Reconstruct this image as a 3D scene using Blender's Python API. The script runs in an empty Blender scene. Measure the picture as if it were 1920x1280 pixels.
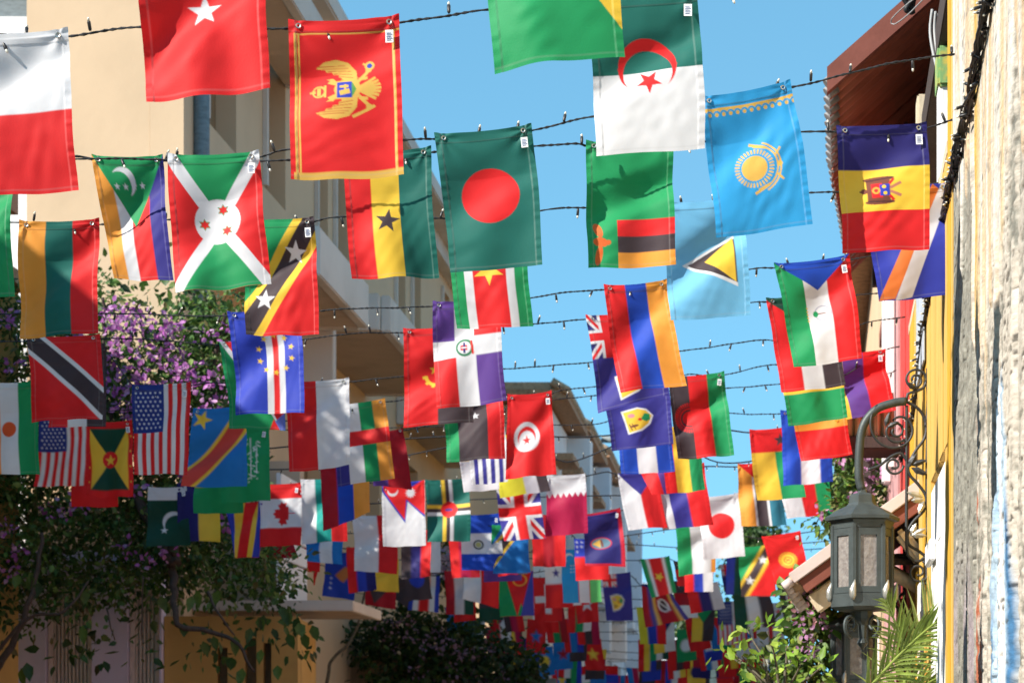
import bpy, bmesh, math, random
import numpy as np
from mathutils import Vector, Matrix

# ------------------------------------------------------------------ camera, sky, sun, exposure
SC = bpy.context.scene
F = 3800.0                      # focal length in photo pixels (1920 wide)
CAMZ = 1.6
cam_d = bpy.data.cameras.new("camera")
cam_d.sensor_width = 36.0
cam_d.lens = F / 1920.0 * 36.0
cam_d.shift_y = (1390.0 - 640.0) / 1920.0
cam_d.clip_start = 0.1
cam_d.clip_end = 4000.0
cam_d.dof.use_dof = True
cam_d.dof.focus_distance = 6.6
cam_d.dof.aperture_fstop = 8.0
cam = bpy.data.objects.new("camera", cam_d)
SC.collection.objects.link(cam)
cam.location = (0, 0, CAMZ)
cam.rotation_euler = (math.radians(90), 0, 0)
SC.camera = cam

SUN_AZ = math.radians(30.0)     # light travels to +x, turned this much towards +y
SUN_EL = math.radians(34.0)
SKY_K, SKY_B, SKY_T = 0.9, 0.30, (0.82, 1.15, 0.93, 1)
world = bpy.data.worlds.new("World")
SC.world = world
world.use_nodes = True
wn = world.node_tree.nodes
wl = world.node_tree.links
wn.clear()
sky = wn.new("ShaderNodeTexSky")
sky.sky_type = 'NISHITA'
sky.sun_disc = False
sky.sun_elevation = SUN_EL
sky.sun_rotation = math.atan2(-math.cos(SUN_AZ), -math.sin(SUN_AZ))
sky.altitude = 0.0
sky.air_density = 1.0
sky.dust_density = 0.0
sky.ozone_density = 4.0
# a clear, deep blue tropical sky: the pale band right at the horizon is lifted out for all directions alike
tc = wn.new("ShaderNodeTexCoord")
sep = wn.new("ShaderNodeSeparateXYZ")
mz = wn.new("ShaderNodeMath")
mz.operation = 'MULTIPLY_ADD'
mz.inputs[1].default_value = SKY_K
mz.inputs[2].default_value = SKY_B
com = wn.new("ShaderNodeCombineXYZ")
wl.new(tc.outputs["Generated"], sep.inputs[0])
wl.new(sep.outputs[0], com.inputs[0])
wl.new(sep.outputs[1], com.inputs[1])
wl.new(sep.outputs[2], mz.inputs[0])
wl.new(mz.outputs[0], com.inputs[2])
nrmv = wn.new("ShaderNodeVectorMath")
nrmv.operation = 'NORMALIZE'
wl.new(com.outputs[0], nrmv.inputs[0])
wl.new(nrmv.outputs[0], sky.inputs[0])
tint = wn.new("ShaderNodeMix")
tint.data_type = 'RGBA'
tint.blend_type = 'MULTIPLY'
tint.inputs[0].default_value = 1.0
tint.inputs[7].default_value = SKY_T
wl.new(sky.outputs[0], tint.inputs[6])
bg = wn.new("ShaderNodeBackground")
bg.inputs[1].default_value = 0.15
wo = wn.new("ShaderNodeOutputWorld")
wl.new(tint.outputs[2], bg.inputs[0])
wl.new(bg.outputs[0], wo.inputs[0])

sun_d = bpy.data.lights.new("sun", 'SUN')
sun_d.energy = 4.3
sun_d.angle = math.radians(0.53)
sun_d.color = (1.0, 0.93, 0.82)
sun = bpy.data.objects.new("sun", sun_d)
SC.collection.objects.link(sun)
tdir = Vector((math.cos(SUN_AZ) * math.cos(SUN_EL), math.sin(SUN_AZ) * math.cos(SUN_EL), -math.sin(SUN_EL)))
sun.rotation_euler = tdir.to_track_quat('-Z', 'Y').to_euler()
sun.location = (-20, -10, 30)

SC.view_settings.view_transform = 'Standard'
SC.view_settings.look = 'None'
SC.view_settings.gamma = 1.0
SC.view_settings.use_curve_mapping = False
SC.view_settings.exposure = 1.08
SC.cycles.max_bounces = 6
SC.cycles.transparent_max_bounces = 6

# ------------------------------------------------------------------ helpers
rnd = random.Random(11)
nr = np.random.RandomState(5)


def P(px, py, d):               # a photo pixel at depth d metres -> world point
    return Vector(((px - 960.0) / F * d, d, CAMZ + (1390.0 - py) / F * d))


LSL, RSL = 440.0 / F, 583.0 / F  # the street runs a little to the right; the right-hand houses turn away a little more


def Q(u, t, z):                 # street coordinates
    return Vector((u + LSL * t, t, z))


def RW(o, t, z):                # right-hand house line, o = distance out into the street
    return Vector((0.46 + RSL * t - o, t, z))


def W3(x, y, z):
    return Vector((x, y, z))


def lin(c):
    out = []
    for v in c:
        v = v / 255.0
        out.append(v / 12.92 if v <= 0.04045 else ((v + 0.055) / 1.055) ** 2.4)
    return tuple(out)


def link(o, parent=None):
    SC.collection.objects.link(o)
    if parent is not None:
        o.parent = parent
    return o


def tag(o, label=None, cat=None, group=None, kind=None):
    if label:
        o["label"] = label
    if cat:
        o["category"] = cat
    if group:
        o["group"] = group
    if kind:
        o["kind"] = kind
    return o


def empty(name, loc, label, cat, group=None):
    o = bpy.data.objects.new(name, None)
    o.location = loc
    o.empty_display_size = 0.1
    link(o)
    tag(o, label, cat, group)
    return o


def finish(name, bm, mat, parent=None, smooth=False, origin=None):
    me = bpy.data.meshes.new(name)
    bmesh.ops.recalc_face_normals(bm, faces=bm.faces[:])
    off = Vector((0, 0, 0))
    if parent is not None:
        off = Vector(parent.matrix_basis.translation)
        if parent.parent is not None:
            off = off + Vector(parent.parent.matrix_basis.translation)
    elif origin is not None:
        off = Vector(origin)
    if off.length > 0:
        bmesh.ops.translate(bm, verts=bm.verts[:], vec=-off)
    bm.to_mesh(me)
    bm.free()
    mats = mat if isinstance(mat, (list, tuple)) else [mat]
    for m in mats:
        me.materials.append(m)
    if smooth:
        me.polygons.foreach_set("use_smooth", [True] * len(me.polygons))
    o = bpy.data.objects.new(name, me)
    if parent is None and origin is not None:
        o.location = origin
    link(o, parent)
    return o


def np_mesh(name, verts, faces, mat, parent=None, cols=None, smooth=False, origin=None):
    """verts (n,3), faces (m,k) numpy"""
    verts = np.asarray(verts, dtype=np.float64)
    off = np.zeros(3)
    if parent is not None:
        off = np.array(parent.matrix_basis.translation)
        if parent.parent is not None:
            off = off + np.array(parent.parent.matrix_basis.translation)
    elif origin is not None:
        off = np.array(origin)
    v = (verts - off).astype(np.float32)
    faces = np.asarray(faces, dtype=np.int32)
    k = faces.shape[1]
    me = bpy.data.meshes.new(name)
    me.vertices.add(len(v))
    me.vertices.foreach_set("co", v.ravel())
    me.loops.add(faces.size)
    me.loops.foreach_set("vertex_index", faces.ravel())
    me.polygons.add(len(faces))
    me.polygons.foreach_set("loop_start", np.arange(0, faces.size, k, dtype=np.int32))
    try:
        me.polygons.foreach_set("loop_total", np.full(len(faces), k, dtype=np.int32))
    except Exception:
        pass
    if smooth:
        me.polygons.foreach_set("use_smooth", np.ones(len(faces), dtype=bool))
    me.update(calc_edges=True)
    if cols is not None:
        a = me.color_attributes.new("print", 'FLOAT_COLOR', 'POINT')
        c4 = np.ones((len(v), 4), dtype=np.float32)
        c4[:, :3] = cols
        a.data.foreach_set("color", c4.ravel())
    for m in (mat if isinstance(mat, (list, tuple)) else [mat]):
        me.materials.append(m)
    o = bpy.data.objects.new(name, me)
    if parent is None and origin is not None:
        o.location = origin
    link(o, parent)
    return o


def box(bm, fn, a0, a1, b0, b1, c0, c1, mi=0):
    vs = [bm.verts.new(fn(a, b, c)) for a in (a0, a1) for b in (b0, b1) for c in (c0, c1)]
    for q in ((0, 1, 3, 2), (4, 6, 7, 5), (0, 4, 5, 1), (2, 3, 7, 6), (0, 2, 6, 4), (1, 5, 7, 3)):
        f = bm.faces.new([vs[i] for i in q])
        f.material_index = mi


def boxobj(name, fn, dims, mat, parent=None, bevel=0.0, origin=None):
    bm = bmesh.new()
    box(bm, fn, *dims)
    if bevel > 0:
        bmesh.ops.bevel(bm, geom=bm.edges[:], offset=bevel, segments=2, affect='EDGES')
    return finish(name, bm, mat, parent, origin=origin)


def tube(bm, pts, rad, sides=6, caps=True, mi=0):
    pts = [Vector(p) for p in pts]
    n = len(pts)
    rads = rad if isinstance(rad, (list, tuple)) else [rad] * n
    rings = []
    up = Vector((0, 0, 1))
    prev = None
    for i, p in enumerate(pts):
        t = (pts[min(i + 1, n - 1)] - pts[max(i - 1, 0)])
        if t.length < 1e-9:
            t = Vector((0, 0, 1))
        t.normalize()
        if prev is None:
            a = t.cross(up)
            if a.length < 0.05:
                a = t.cross(Vector((1, 0, 0)))
        else:
            a = prev - t * prev.dot(t)
            if a.length < 1e-6:
                a = t.cross(up)
        a.normalize()
        prev = a
        b = t.cross(a)
        rings.append([bm.verts.new(p + (a * math.cos(2 * math.pi * k / sides) + b * math.sin(2 * math.pi * k / sides)) * rads[i]) for k in range(sides)])
    for i in range(n - 1):
        for k in range(sides):
            f = bm.faces.new((rings[i][k], rings[i][(k + 1) % sides], rings[i + 1][(k + 1) % sides], rings[i + 1][k]))
            f.material_index = mi
            f.smooth = True
    if caps:
        for r in (rings[0][::-1], rings[-1]):
            f = bm.faces.new(r)
            f.material_index = mi


def cat_rom(pts, step):
    pts = [Vector(p) for p in pts]
    out = []
    for i in range(len(pts) - 1):
        p0, p1, p2, p3 = pts[max(i - 1, 0)], pts[i], pts[i + 1], pts[min(i + 2, len(pts) - 1)]
        n = max(2, int((p2 - p1).length / step))
        for k in range(n):
            t = k / n
            out.append(0.5 * ((2 * p1) + (p2 - p0) * t + (2 * p0 - 5 * p1 + 4 * p2 - p3) * t * t + (3 * p1 - p0 - 3 * p2 + p3) * t ** 3))
    out.append(pts[-1])
    return out


def vnoise(x, y, seed=0):
    xi, yi = np.floor(x).astype(np.int64), np.floor(y).astype(np.int64)
    xf, yf = x - xi, y - yi
    xf, yf = xf * xf * (3 - 2 * xf), yf * yf * (3 - 2 * yf)

    def h(a, b):
        n = (a * 374761393 + b * 668265263 + seed * 1442695041) & 0x7fffffff
        n = ((n ^ (n >> 13)) * 1274126177) & 0x7fffffff
        n = n ^ (n >> 16)
        return (n & 0xffff) / 65535.0
    return (h(xi, yi) * (1 - xf) + h(xi + 1, yi) * xf) * (1 - yf) + (h(xi, yi + 1) * (1 - xf) + h(xi + 1, yi + 1) * xf) * yf


def fbm(x, y, seed=0, o=4):
    s, a, t = 0, 1.0, 0
    for k in range(o):
        s = s + a * vnoise(x * 2 ** k, y * 2 ** k, seed + k * 17)
        t += a
        a *= 0.5
    return s / t


# ------------------------------------------------------------------ materials
def new_mat(name):
    m = bpy.data.materials.new(name)
    m.use_nodes = True
    nt = m.node_tree
    return m, nt, nt.nodes["Principled BSDF"]


def noise_node(nt, scale, detail=4, vec_scale=None, rough=0.55):
    geo = nt.nodes.new("ShaderNodeNewGeometry")
    n = nt.nodes.new("ShaderNodeTexNoise")
    n.inputs["Scale"].default_value = scale
    n.inputs["Detail"].default_value = detail
    n.inputs["Roughness"].default_value = rough
    if vec_scale:
        mp = nt.nodes.new("ShaderNodeVectorMath")
        mp.operation = 'MULTIPLY'
        mp.inputs[1].default_value = vec_scale
        nt.links.new(geo.outputs["Position"], mp.inputs[0])
        nt.links.new(mp.outputs[0], n.inputs["Vector"])
    else:
        nt.links.new(geo.outputs["Position"], n.inputs["Vector"])
    return n


def ramp(nt, src, stops):
    r = nt.nodes.new("ShaderNodeValToRGB")
    els = r.color_ramp.elements
    while len(els) < len(stops):
        els.new(0.5)
    for e, (p, c) in zip(els, stops):
        e.position = p
        e.color = (*c, 1)
    nt.links.new(src, r.inputs[0])
    return r


def bump(nt, src, bsdf, dist=0.004, strength=0.6):
    b = nt.nodes.new("ShaderNodeBump")
    b.inputs["Distance"].default_value = dist
    b.inputs["Strength"].default_value = strength
    nt.links.new(src, b.inputs["Height"])
    nt.links.new(b.outputs[0], bsdf.inputs["Normal"])
    return b


def mk(name, col, rough=0.8, var=0.25, scale=6.0, bdist=0.003, vec=None, metallic=0.0, spec=0.3, dark=None):
    """a surface whose colour drifts with noise between col*(1-var) and col*(1+var/2), with relief"""
    m, nt, b = new_mat(name)
    n = noise_node(nt, scale, 6, vec)
    lo = dark if dark else tuple(c * (1 - var) for c in col)
    hi = tuple(min(1, c * (1 + var * 0.5)) for c in col)
    r = ramp(nt, n.outputs["Fac"], [(0.3, lo), (0.5, col), (0.72, hi)])
    nt.links.new(r.outputs[0], b.inputs["Base Color"])
    b.inputs["Roughness"].default_value = rough
    b.inputs["Metallic"].default_value = metallic
    b.inputs["Specular IOR Level"].default_value = spec
    n2 = noise_node(nt, scale * 9, 3, vec)
    bump(nt, n2.outputs["Fac"], b, bdist, 0.5)
    return m


def cloth_mat():
    m, nt, b = new_mat("flag_cloth")
    a = nt.nodes.new("ShaderNodeAttribute")
    a.attribute_name = "print"
    n = noise_node(nt, 260.0, 2)
    n_big = noise_node(nt, 9.0, 3)
    mul = nt.nodes.new("ShaderNodeMix")
    mul.data_type = 'RGBA'
    mul.blend_type = 'MULTIPLY'
    mul.inputs[0].default_value = 1.0
    r = ramp(nt, n_big.outputs["Fac"], [(0.3, (0.90, 0.90, 0.90)), (0.7, (1, 1, 1))])
    nt.links.new(a.outputs["Color"], mul.inputs[6])
    nt.links.new(r.outputs[0], mul.inputs[7])
    nt.links.new(mul.outputs[2], b.inputs["Base Color"])
    b.inputs["Roughness"].default_value = 0.62
    b.inputs["Specular IOR Level"].default_value = 0.28
    b.inputs["Sheen Weight"].default_value = 0.12
    bp = bump(nt, n.outputs["Fac"], b, 0.0012, 0.35)
    tr = nt.nodes.new("ShaderNodeBsdfTranslucent")
    nt.links.new(mul.outputs[2], tr.inputs["Color"])
    mix = nt.nodes.new("ShaderNodeMixShader")
    mix.inputs[0].default_value = 0.30
    nt.links.new(b.outputs[0], mix.inputs[1])
    nt.links.new(tr.outputs[0], mix.inputs[2])
    nt.links.new(mix.outputs[0], nt.nodes["Material Output"].inputs["Surface"])
    return m


def leaf_mat(name, trans=0.3, rough=0.5):
    m, nt, b = new_mat(name)
    a = nt.nodes.new("ShaderNodeAttribute")
    a.attribute_name = "print"
    n = noise_node(nt, 30.0, 3)
    mul = nt.nodes.new("ShaderNodeMix")
    mul.data_type = 'RGBA'
    mul.blend_type = 'MULTIPLY'
    mul.inputs[0].default_value = 1.0
    r = ramp(nt, n.outputs["Fac"], [(0.3, (0.7, 0.7, 0.7)), (0.7, (1.1, 1.1, 1.1))])
    nt.links.new(a.outputs["Color"], mul.inputs[6])
    nt.links.new(r.outputs[0], mul.inputs[7])
    nt.links.new(mul.outputs[2], b.inputs["Base Color"])
    b.inputs["Roughness"].default_value = rough
    b.inputs["Specular IOR Level"].default_value = 0.35
    tr = nt.nodes.new("ShaderNodeBsdfTranslucent")
    nt.links.new(mul.outputs[2], tr.inputs["Color"])
    mix = nt.nodes.new("ShaderNodeMixShader")
    mix.inputs[0].default_value = trans
    nt.links.new(b.outputs[0], mix.inputs[1])
    nt.links.new(tr.outputs[0], mix.inputs[2])
    nt.links.new(mix.outputs[0], nt.nodes["Material Output"].inputs["Surface"])
    return m


def attr_wall_mat():
    m, nt, b = new_mat("peeling_plaster")
    a = nt.nodes.new("ShaderNodeAttribute")
    a.attribute_name = "print"
    n = noise_node(nt, 45.0, 5, (.35, .35, 1.6), 0.7)
    mul = nt.nodes.new("ShaderNodeMix")
    mul.data_type = 'RGBA'
    mul.blend_type = 'MULTIPLY'
    mul.inputs[0].default_value = 1.0
    r = ramp(nt, n.outputs["Fac"], [(0.35, (0.72, 0.70, 0.68)), (0.6, (1.0, 1.0, 1.0))])
    nt.links.new(a.outputs["Color"], mul.inputs[6])
    nt.links.new(r.outputs[0], mul.inputs[7])
    nt.links.new(mul.outputs[2], b.inputs["Base Color"])
    b.inputs["Roughness"].default_value = 0.9
    b.inputs["Specular IOR Level"].default_value = 0.15
    bump(nt, n.outputs["Fac"], b, 0.01, 0.5)
    return m


def glass_mat():
    m, nt, b = new_mat("rippled_lantern_glass")
    n = noise_node(nt, 48.0, 2)
    r = ramp(nt, n.outputs["Fac"], [(0.35, (0.26, 0.23, 0.22)), (0.65, (0.37, 0.34, 0.32))])
    nt.links.new(r.outputs[0], b.inputs["Base Color"])
    b.inputs["Roughness"].default_value = 0.25
    b.inputs["Transmission Weight"].default_value = 0.35
    bump(nt, n.outputs["Fac"], b, 0.008, 0.6)
    return m


def simple(name, col, rough=0.5, metallic=0.0, spec=0.4):
    return mk(name, col, rough, 0.12, 20.0, 0.0006, None, metallic, spec)


M = {}
M['cloth'] = cloth_mat()
M['cord'] = simple("black_cable", (0.018, 0.018, 0.02), 0.55)
M['socket'] = simple("bulb_socket", (0.02, 0.02, 0.022), 0.4)
M['bulb'] = simple("bulb_glass", (0.62, 0.60, 0.52), 0.15, 0, 0.6)
M['brass'] = simple("grommet_metal", (0.55, 0.53, 0.48), 0.3, 1.0)
M['tagw'] = mk("care_tag_cloth", (0.78, 0.78, 0.80), 0.7, 0.35, 160.0, 0.0005)
M['beige'] = mk("beige_plaster", (0.60, 0.43, 0.275), 0.9, 0.10, 0.9, 0.004)
M['beige_trim'] = mk("pale_trim_plaster", (0.60, 0.54, 0.48), 0.85, 0.14, 1.5, 0.003)
M['tan'] = mk("tan_recess_plaster", (0.50, 0.38, 0.28), 0.9, 0.18, 2.0, 0.003)
M['shutter_brown'] = mk("brown_shutter", (0.23, 0.15, 0.08), 0.7, 0.25, 5.0, 0.002, (6, 6, 1))
M['lilac'] = mk("lilac_plaster", (0.60, 0.55, 0.72), 0.9, 0.14, 1.6, 0.004)
M['ochre'] = mk("ochre_plaster", (0.50, 0.31, 0.10), 0.9, 0.2, 1.7, 0.004)
M['louvre'] = mk("faded_louvre_paint", (0.72, 0.60, 0.52), 0.75, 0.25, 9.0, 0.002, (4, 4, 1))
M['white_wall'] = mk("white_plaster", (0.74, 0.74, 0.76), 0.85, 0.12, 1.3, 0.003)
M['blue_wall'] = mk("pale_blue_plaster", (0.60, 0.65, 0.72), 0.85, 0.14, 1.3, 0.003)
M['tile'] = mk("clay_tile", (0.40, 0.23, 0.13), 0.85, 0.4, 14.0, 0.004)
M['tile_pale'] = mk("clay_tile_weathered", (0.48, 0.31, 0.19), 0.85, 0.4, 14.0, 0.004)
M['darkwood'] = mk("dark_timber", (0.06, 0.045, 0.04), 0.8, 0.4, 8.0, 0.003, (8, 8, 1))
M['palewood'] = mk("pale_painted_timber", (0.60, 0.50, 0.36), 0.8, 0.25, 7.0, 0.003, (6, 6, 1))
M['yellow'] = mk("yellow_board_paint", (0.62, 0.39, 0.10), 0.75, 0.16, 3.0, 0.003, (7, 3, 0.6))
M['yellow_deep'] = mk("deep_yellow_board_paint", (0.62, 0.34, 0.03), 0.75, 0.2, 3.0, 0.003, (7, 3, 0.6))
M['whitepaint'] = mk("white_door_paint", (0.80, 0.79, 0.78), 0.6, 0.1, 4.0, 0.002, (6, 4, 0.7))
M['red_wall'] = mk("red_board_paint", (0.62, 0.06, 0.05), 0.7, 0.22, 4.0, 0.003, (6, 4, 0.7))
M['pink_wall'] = mk("faded_pink_paint", (0.55, 0.30, 0.30), 0.8, 0.3, 5.0, 0.003, (6, 4, 0.7))
M['corrug'] = mk("red_oxide_corrugated_sheet", (0.38, 0.12, 0.075), 0.6, 0.35, 3.5, 0.002, (1, 4, 1))
M['corrug_edge'] = mk("grey_corrugated_rim", (0.25, 0.24, 0.24), 0.5, 0.3, 12.0, 0.002)
M['brownpaint'] = mk("brown_fascia_paint", (0.22, 0.07, 0.05), 0.7, 0.2, 5.0, 0.002)
M['pinkfascia'] = mk("pale_pink_fascia_paint", (0.62, 0.52, 0.50), 0.75, 0.15, 5.0, 0.002)
M['iron'] = mk("grey_green_cast_iron", (0.052, 0.066, 0.068), 0.5, 0.3, 16.0, 0.002, None, 0.25, 0.5)
M['iron_dark'] = mk("dark_wrought_iron", (0.035, 0.038, 0.042), 0.5, 0.3, 16.0, 0.002, None, 0.3, 0.5)
M['silver'] = mk("worn_silver_paint", (0.45, 0.45, 0.42), 0.35, 0.4, 22.0, 0.002, None, 0.6, 0.5)
M['glass'] = glass_mat()
M['lampglow'] = simple("frosted_bulb", (0.8, 0.78, 0.74), 0.2)
M['leaf'] = leaf_mat("leaf", 0.32)
M['petal'] = leaf_mat("bougainvillea_bract", 0.45, 0.7)
M['palm'] = leaf_mat("palm_leaflet", 0.35, 0.4)
M['bark'] = mk("grey_brown_bark", (0.075, 0.055, 0.045), 0.9, 0.4, 18.0, 0.006, (3, 3, 1))
M['twig'] = mk("twig_bark", (0.10, 0.085, 0.06), 0.85, 0.4, 25.0, 0.003)
M['plaster'] = attr_wall_mat()
M['pave'] = mk("street_paving", (0.36, 0.31, 0.25), 0.9, 0.25, 1.2, 0.006)
M['ac'] = mk("grey_metal_casing", (0.45, 0.50, 0.56), 0.55, 0.12, 6.0, 0.001)
M['pipe'] = mk("grey_blue_pipe", (0.16, 0.19, 0.20), 0.6, 0.3, 14.0, 0.002, (1, 1, 3))
M['pane'] = mk("dark_window_glass", (0.05, 0.06, 0.07), 0.12, 0.3, 2.0, 0.0005, None, 0, 0.6)
M['bluecol'] = mk("blue_painted_board", (0.10, 0.22, 0.36), 0.75, 0.25, 5.0, 0.002)
M['ceramic'] = mk("cream_drape", (0.62, 0.58, 0.36), 0.85, 0.35, 9.0, 0.004, (10, 10, 1))
M['patch'] = mk("green_and_yellow_patch", (0.20, 0.36, 0.14), 0.8, 0.2, 22.0, 0.004, None, 0, 0.3, (0.55, 0.42, 0.08))
M['stone'] = mk("pale_stone", (0.46, 0.42, 0.32), 0.9, 0.3, 3.0, 0.01)

# ------------------------------------------------------------------ ground and street
bm = bmesh.new()
box(bm, W3, -900, 900, -300, 2500, -0.6, -0.02)
g = finish("ground", bm, mk("earth", (0.20, 0.17, 0.13), 0.95, 0.3, 0.3, 0.02))
tag(g, "bare ground reaching to the horizon", kind="structure")
bm = bmesh.new()
box(bm, Q, -5.0, 4.0, -12, 75, -0.015, 0.0)
g = finish("street", bm, M['pave'])
tag(g, "paved street running between the houses", kind="structure")

# ------------------------------------------------------------------ flag prints
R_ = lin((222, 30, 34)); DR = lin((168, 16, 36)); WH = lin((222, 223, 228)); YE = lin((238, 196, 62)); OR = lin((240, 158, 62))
GR = lin((24, 148, 88)); TG = lin((24, 104, 94)); BL = lin((40, 62, 180)); NV = lin((38, 34, 108)); LB = lin((40, 152, 214))
SB = lin((112, 184, 226)); BK = lin((66, 54, 60)); PU = lin((96, 62, 146)); GD = lin((222, 178, 84)); MB = lin((54, 50, 140))
TE = lin((16, 150, 142)); RB = lin((28, 74, 190)); LIME = lin((214, 206, 52)); MAR = lin((176, 18, 72)); DG = lin((14, 70, 54))
GY = lin((200, 198, 206)); BRN = lin((120, 66, 50)); AZ = lin((30, 118, 196)); RO = lin((238, 70, 30))


class Cv:
    def __init__(s, nx, ny, ss):
        s.nx, s.ny, s.ss = nx, ny, ss
        xs = (np.arange((nx + 1) * ss) + 0.5) / ss - 0.5
        ys = (np.arange((ny + 1) * ss) + 0.5) / ss - 0.5
        s.x, s.y = np.meshgrid(xs / nx, ys / ny * 1.5)
        s.x = np.clip(s.x, 0, 1)
        s.y = np.clip(s.y, 0, 1.5)
        s.c = np.zeros(s.x.shape + (3,), dtype=np.float32)

    def fill(s, c):
        s.c[:] = c

    def m(s, mask, c):
        s.c[mask] = c

    def rect(s, x0, y0, x1, y1, c):
        s.m((s.x >= x0) & (s.x < x1 + (x1 >= 1)) & (s.y >= y0) & (s.y < y1 + (y1 >= 1.5)), c)

    def pmask(s, pts):
        ins = np.zeros(s.x.shape, dtype=bool)
        n = len(pts)
        for i in range(n):
            (xa, ya), (xb, yb) = pts[i], pts[(i + 1) % n]
            if ya == yb:
                continue
            cr = ((ya > s.y) != (yb > s.y)) & (s.x < (xb - xa) * (s.y - ya) / (yb - ya) + xa)
            ins ^= cr
        return ins

    def poly(s, pts, c):
        s.m(s.pmask(pts), c)

    def ell(s, cx, cy, rx, ry, c, ang=0.0):
        ca, sa = math.cos(ang), math.sin(ang)
        dx, dy = s.x - cx, s.y - cy
        s.m(((dx * ca + dy * sa) / rx) ** 2 + ((-dx * sa + dy * ca) / ry) ** 2 < 1, c)

    def circ(s, cx, cy, r, c):
        s.ell(cx, cy, r, r, c)

    def ring(s, cx, cy, r0, r1, c, n=0, duty=0.5):
        d = np.hypot(s.x - cx, s.y - cy)
        k = (d >= r0) & (d < r1)
        if n:
            a = np.arctan2(s.y - cy, s.x - cx) / (2 * math.pi) * n
            k &= (a - np.floor(a)) < duty
        s.m(k, c)

    def star(s, cx, cy, r, c, n=5, rot=0.0, inner=0.4):
        pts = []
        for k in range(2 * n):
            a = -math.pi / 2 + rot + math.pi * k / n
            rr = r if k % 2 == 0 else r * inner
            pts.append((cx + rr * math.cos(a), cy + rr * math.sin(a)))
        s.poly(pts, c)

    def cres(s, cx, cy, r, ox, oy, r2, c):
        s.m((np.hypot(s.x - cx, s.y - cy) < r) & (np.hypot(s.x - cx - ox, s.y - cy - oy) >= r2), c)

    def vs(s, *st):
        x = 0.0
        for c, w in st:
            s.rect(x, 0, x + w + 1e-4, 1.5, c)
            x += w

    def hs(s, *st):
        y = 0.0
        for c, w in st:
            s.rect(0, y, 1, y + w + 1e-4, c)
            y += w

    def line(s, xa, ya, xb, yb, w, c):
        dx, dy = xb - xa, yb - ya
        L = math.hypot(dx, dy)
        nx_, ny_ = -dy / L * w / 2, dx / L * w / 2
        s.poly([(xa + nx_, ya + ny_), (xb + nx_, yb + ny_), (xb - nx_, yb - ny_), (xa - nx_, ya - ny_)], c)

    def jack(s, x0, y0, w, h):
        sub = (s.x >= x0) & (s.x < x0 + w) & (s.y >= y0) & (s.y < y0 + h)
        keep = s.c.copy()
        s.m(sub, NV if h < 1 else MB)
        for wd, c in ((0.24, WH), (0.09, R_)):
            s.line(x0, y0, x0 + w, y0 + h, wd * w, c)
            s.line(x0 + w, y0, x0, y0 + h, wd * w, c)
        for wd, c in ((0.40, WH), (0.24, R_)):
            s.rect(x0 + w / 2 - wd * w / 2, y0, x0 + w / 2 + wd * w / 2, y0 + h, c)
            s.rect(x0, y0 + h / 2 - wd * w / 2, x0 + w, y0 + h / 2 + wd * w / 2, c)
        s.c[~sub] = keep[~sub]

    def done(s, hem):
        if hem:
            for k, fx in (("x", 0.062), ("x", 0.938), ("y", 0.105), ("y", 1.462)):
                arr = s.x if k == "x" else s.y
                msk = np.abs(arr - fx) < 0.0035
                s.c[msk] = s.c[msk] * 0.75 + 0.10
        ss = s.ss
        h, w = s.ny + 1, s.nx + 1
        return s.c.reshape(h, ss, w, ss, 3).mean(axis=(1, 3)).reshape(-1, 3)


def vst(*a):
    return lambda c: c.vs(*a)


def hst(*a):
    return lambda c: c.hs(*a)


def t3(a, b, d):
    return vst((a, .333), (b, .333), (d, .34))


def h3(a, b, d):
    return hst((a, .5), (b, .5), (d, .51))


def d_star_moon(c):
    c.fill(R_); c.circ(.5, .38, .25, WH); c.circ(.5, .44, .2, R_); c.star(.5, .79, .14, WH)


def d_yellow_corner(c):
    c.fill(GR); c.poly([(.13, 0), (1, 1.28), (1.2, 1.28), (1.2, -.1)], YE); c.poly([(.3, 0), (.85, .8), (.9, 0)], RO)


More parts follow.
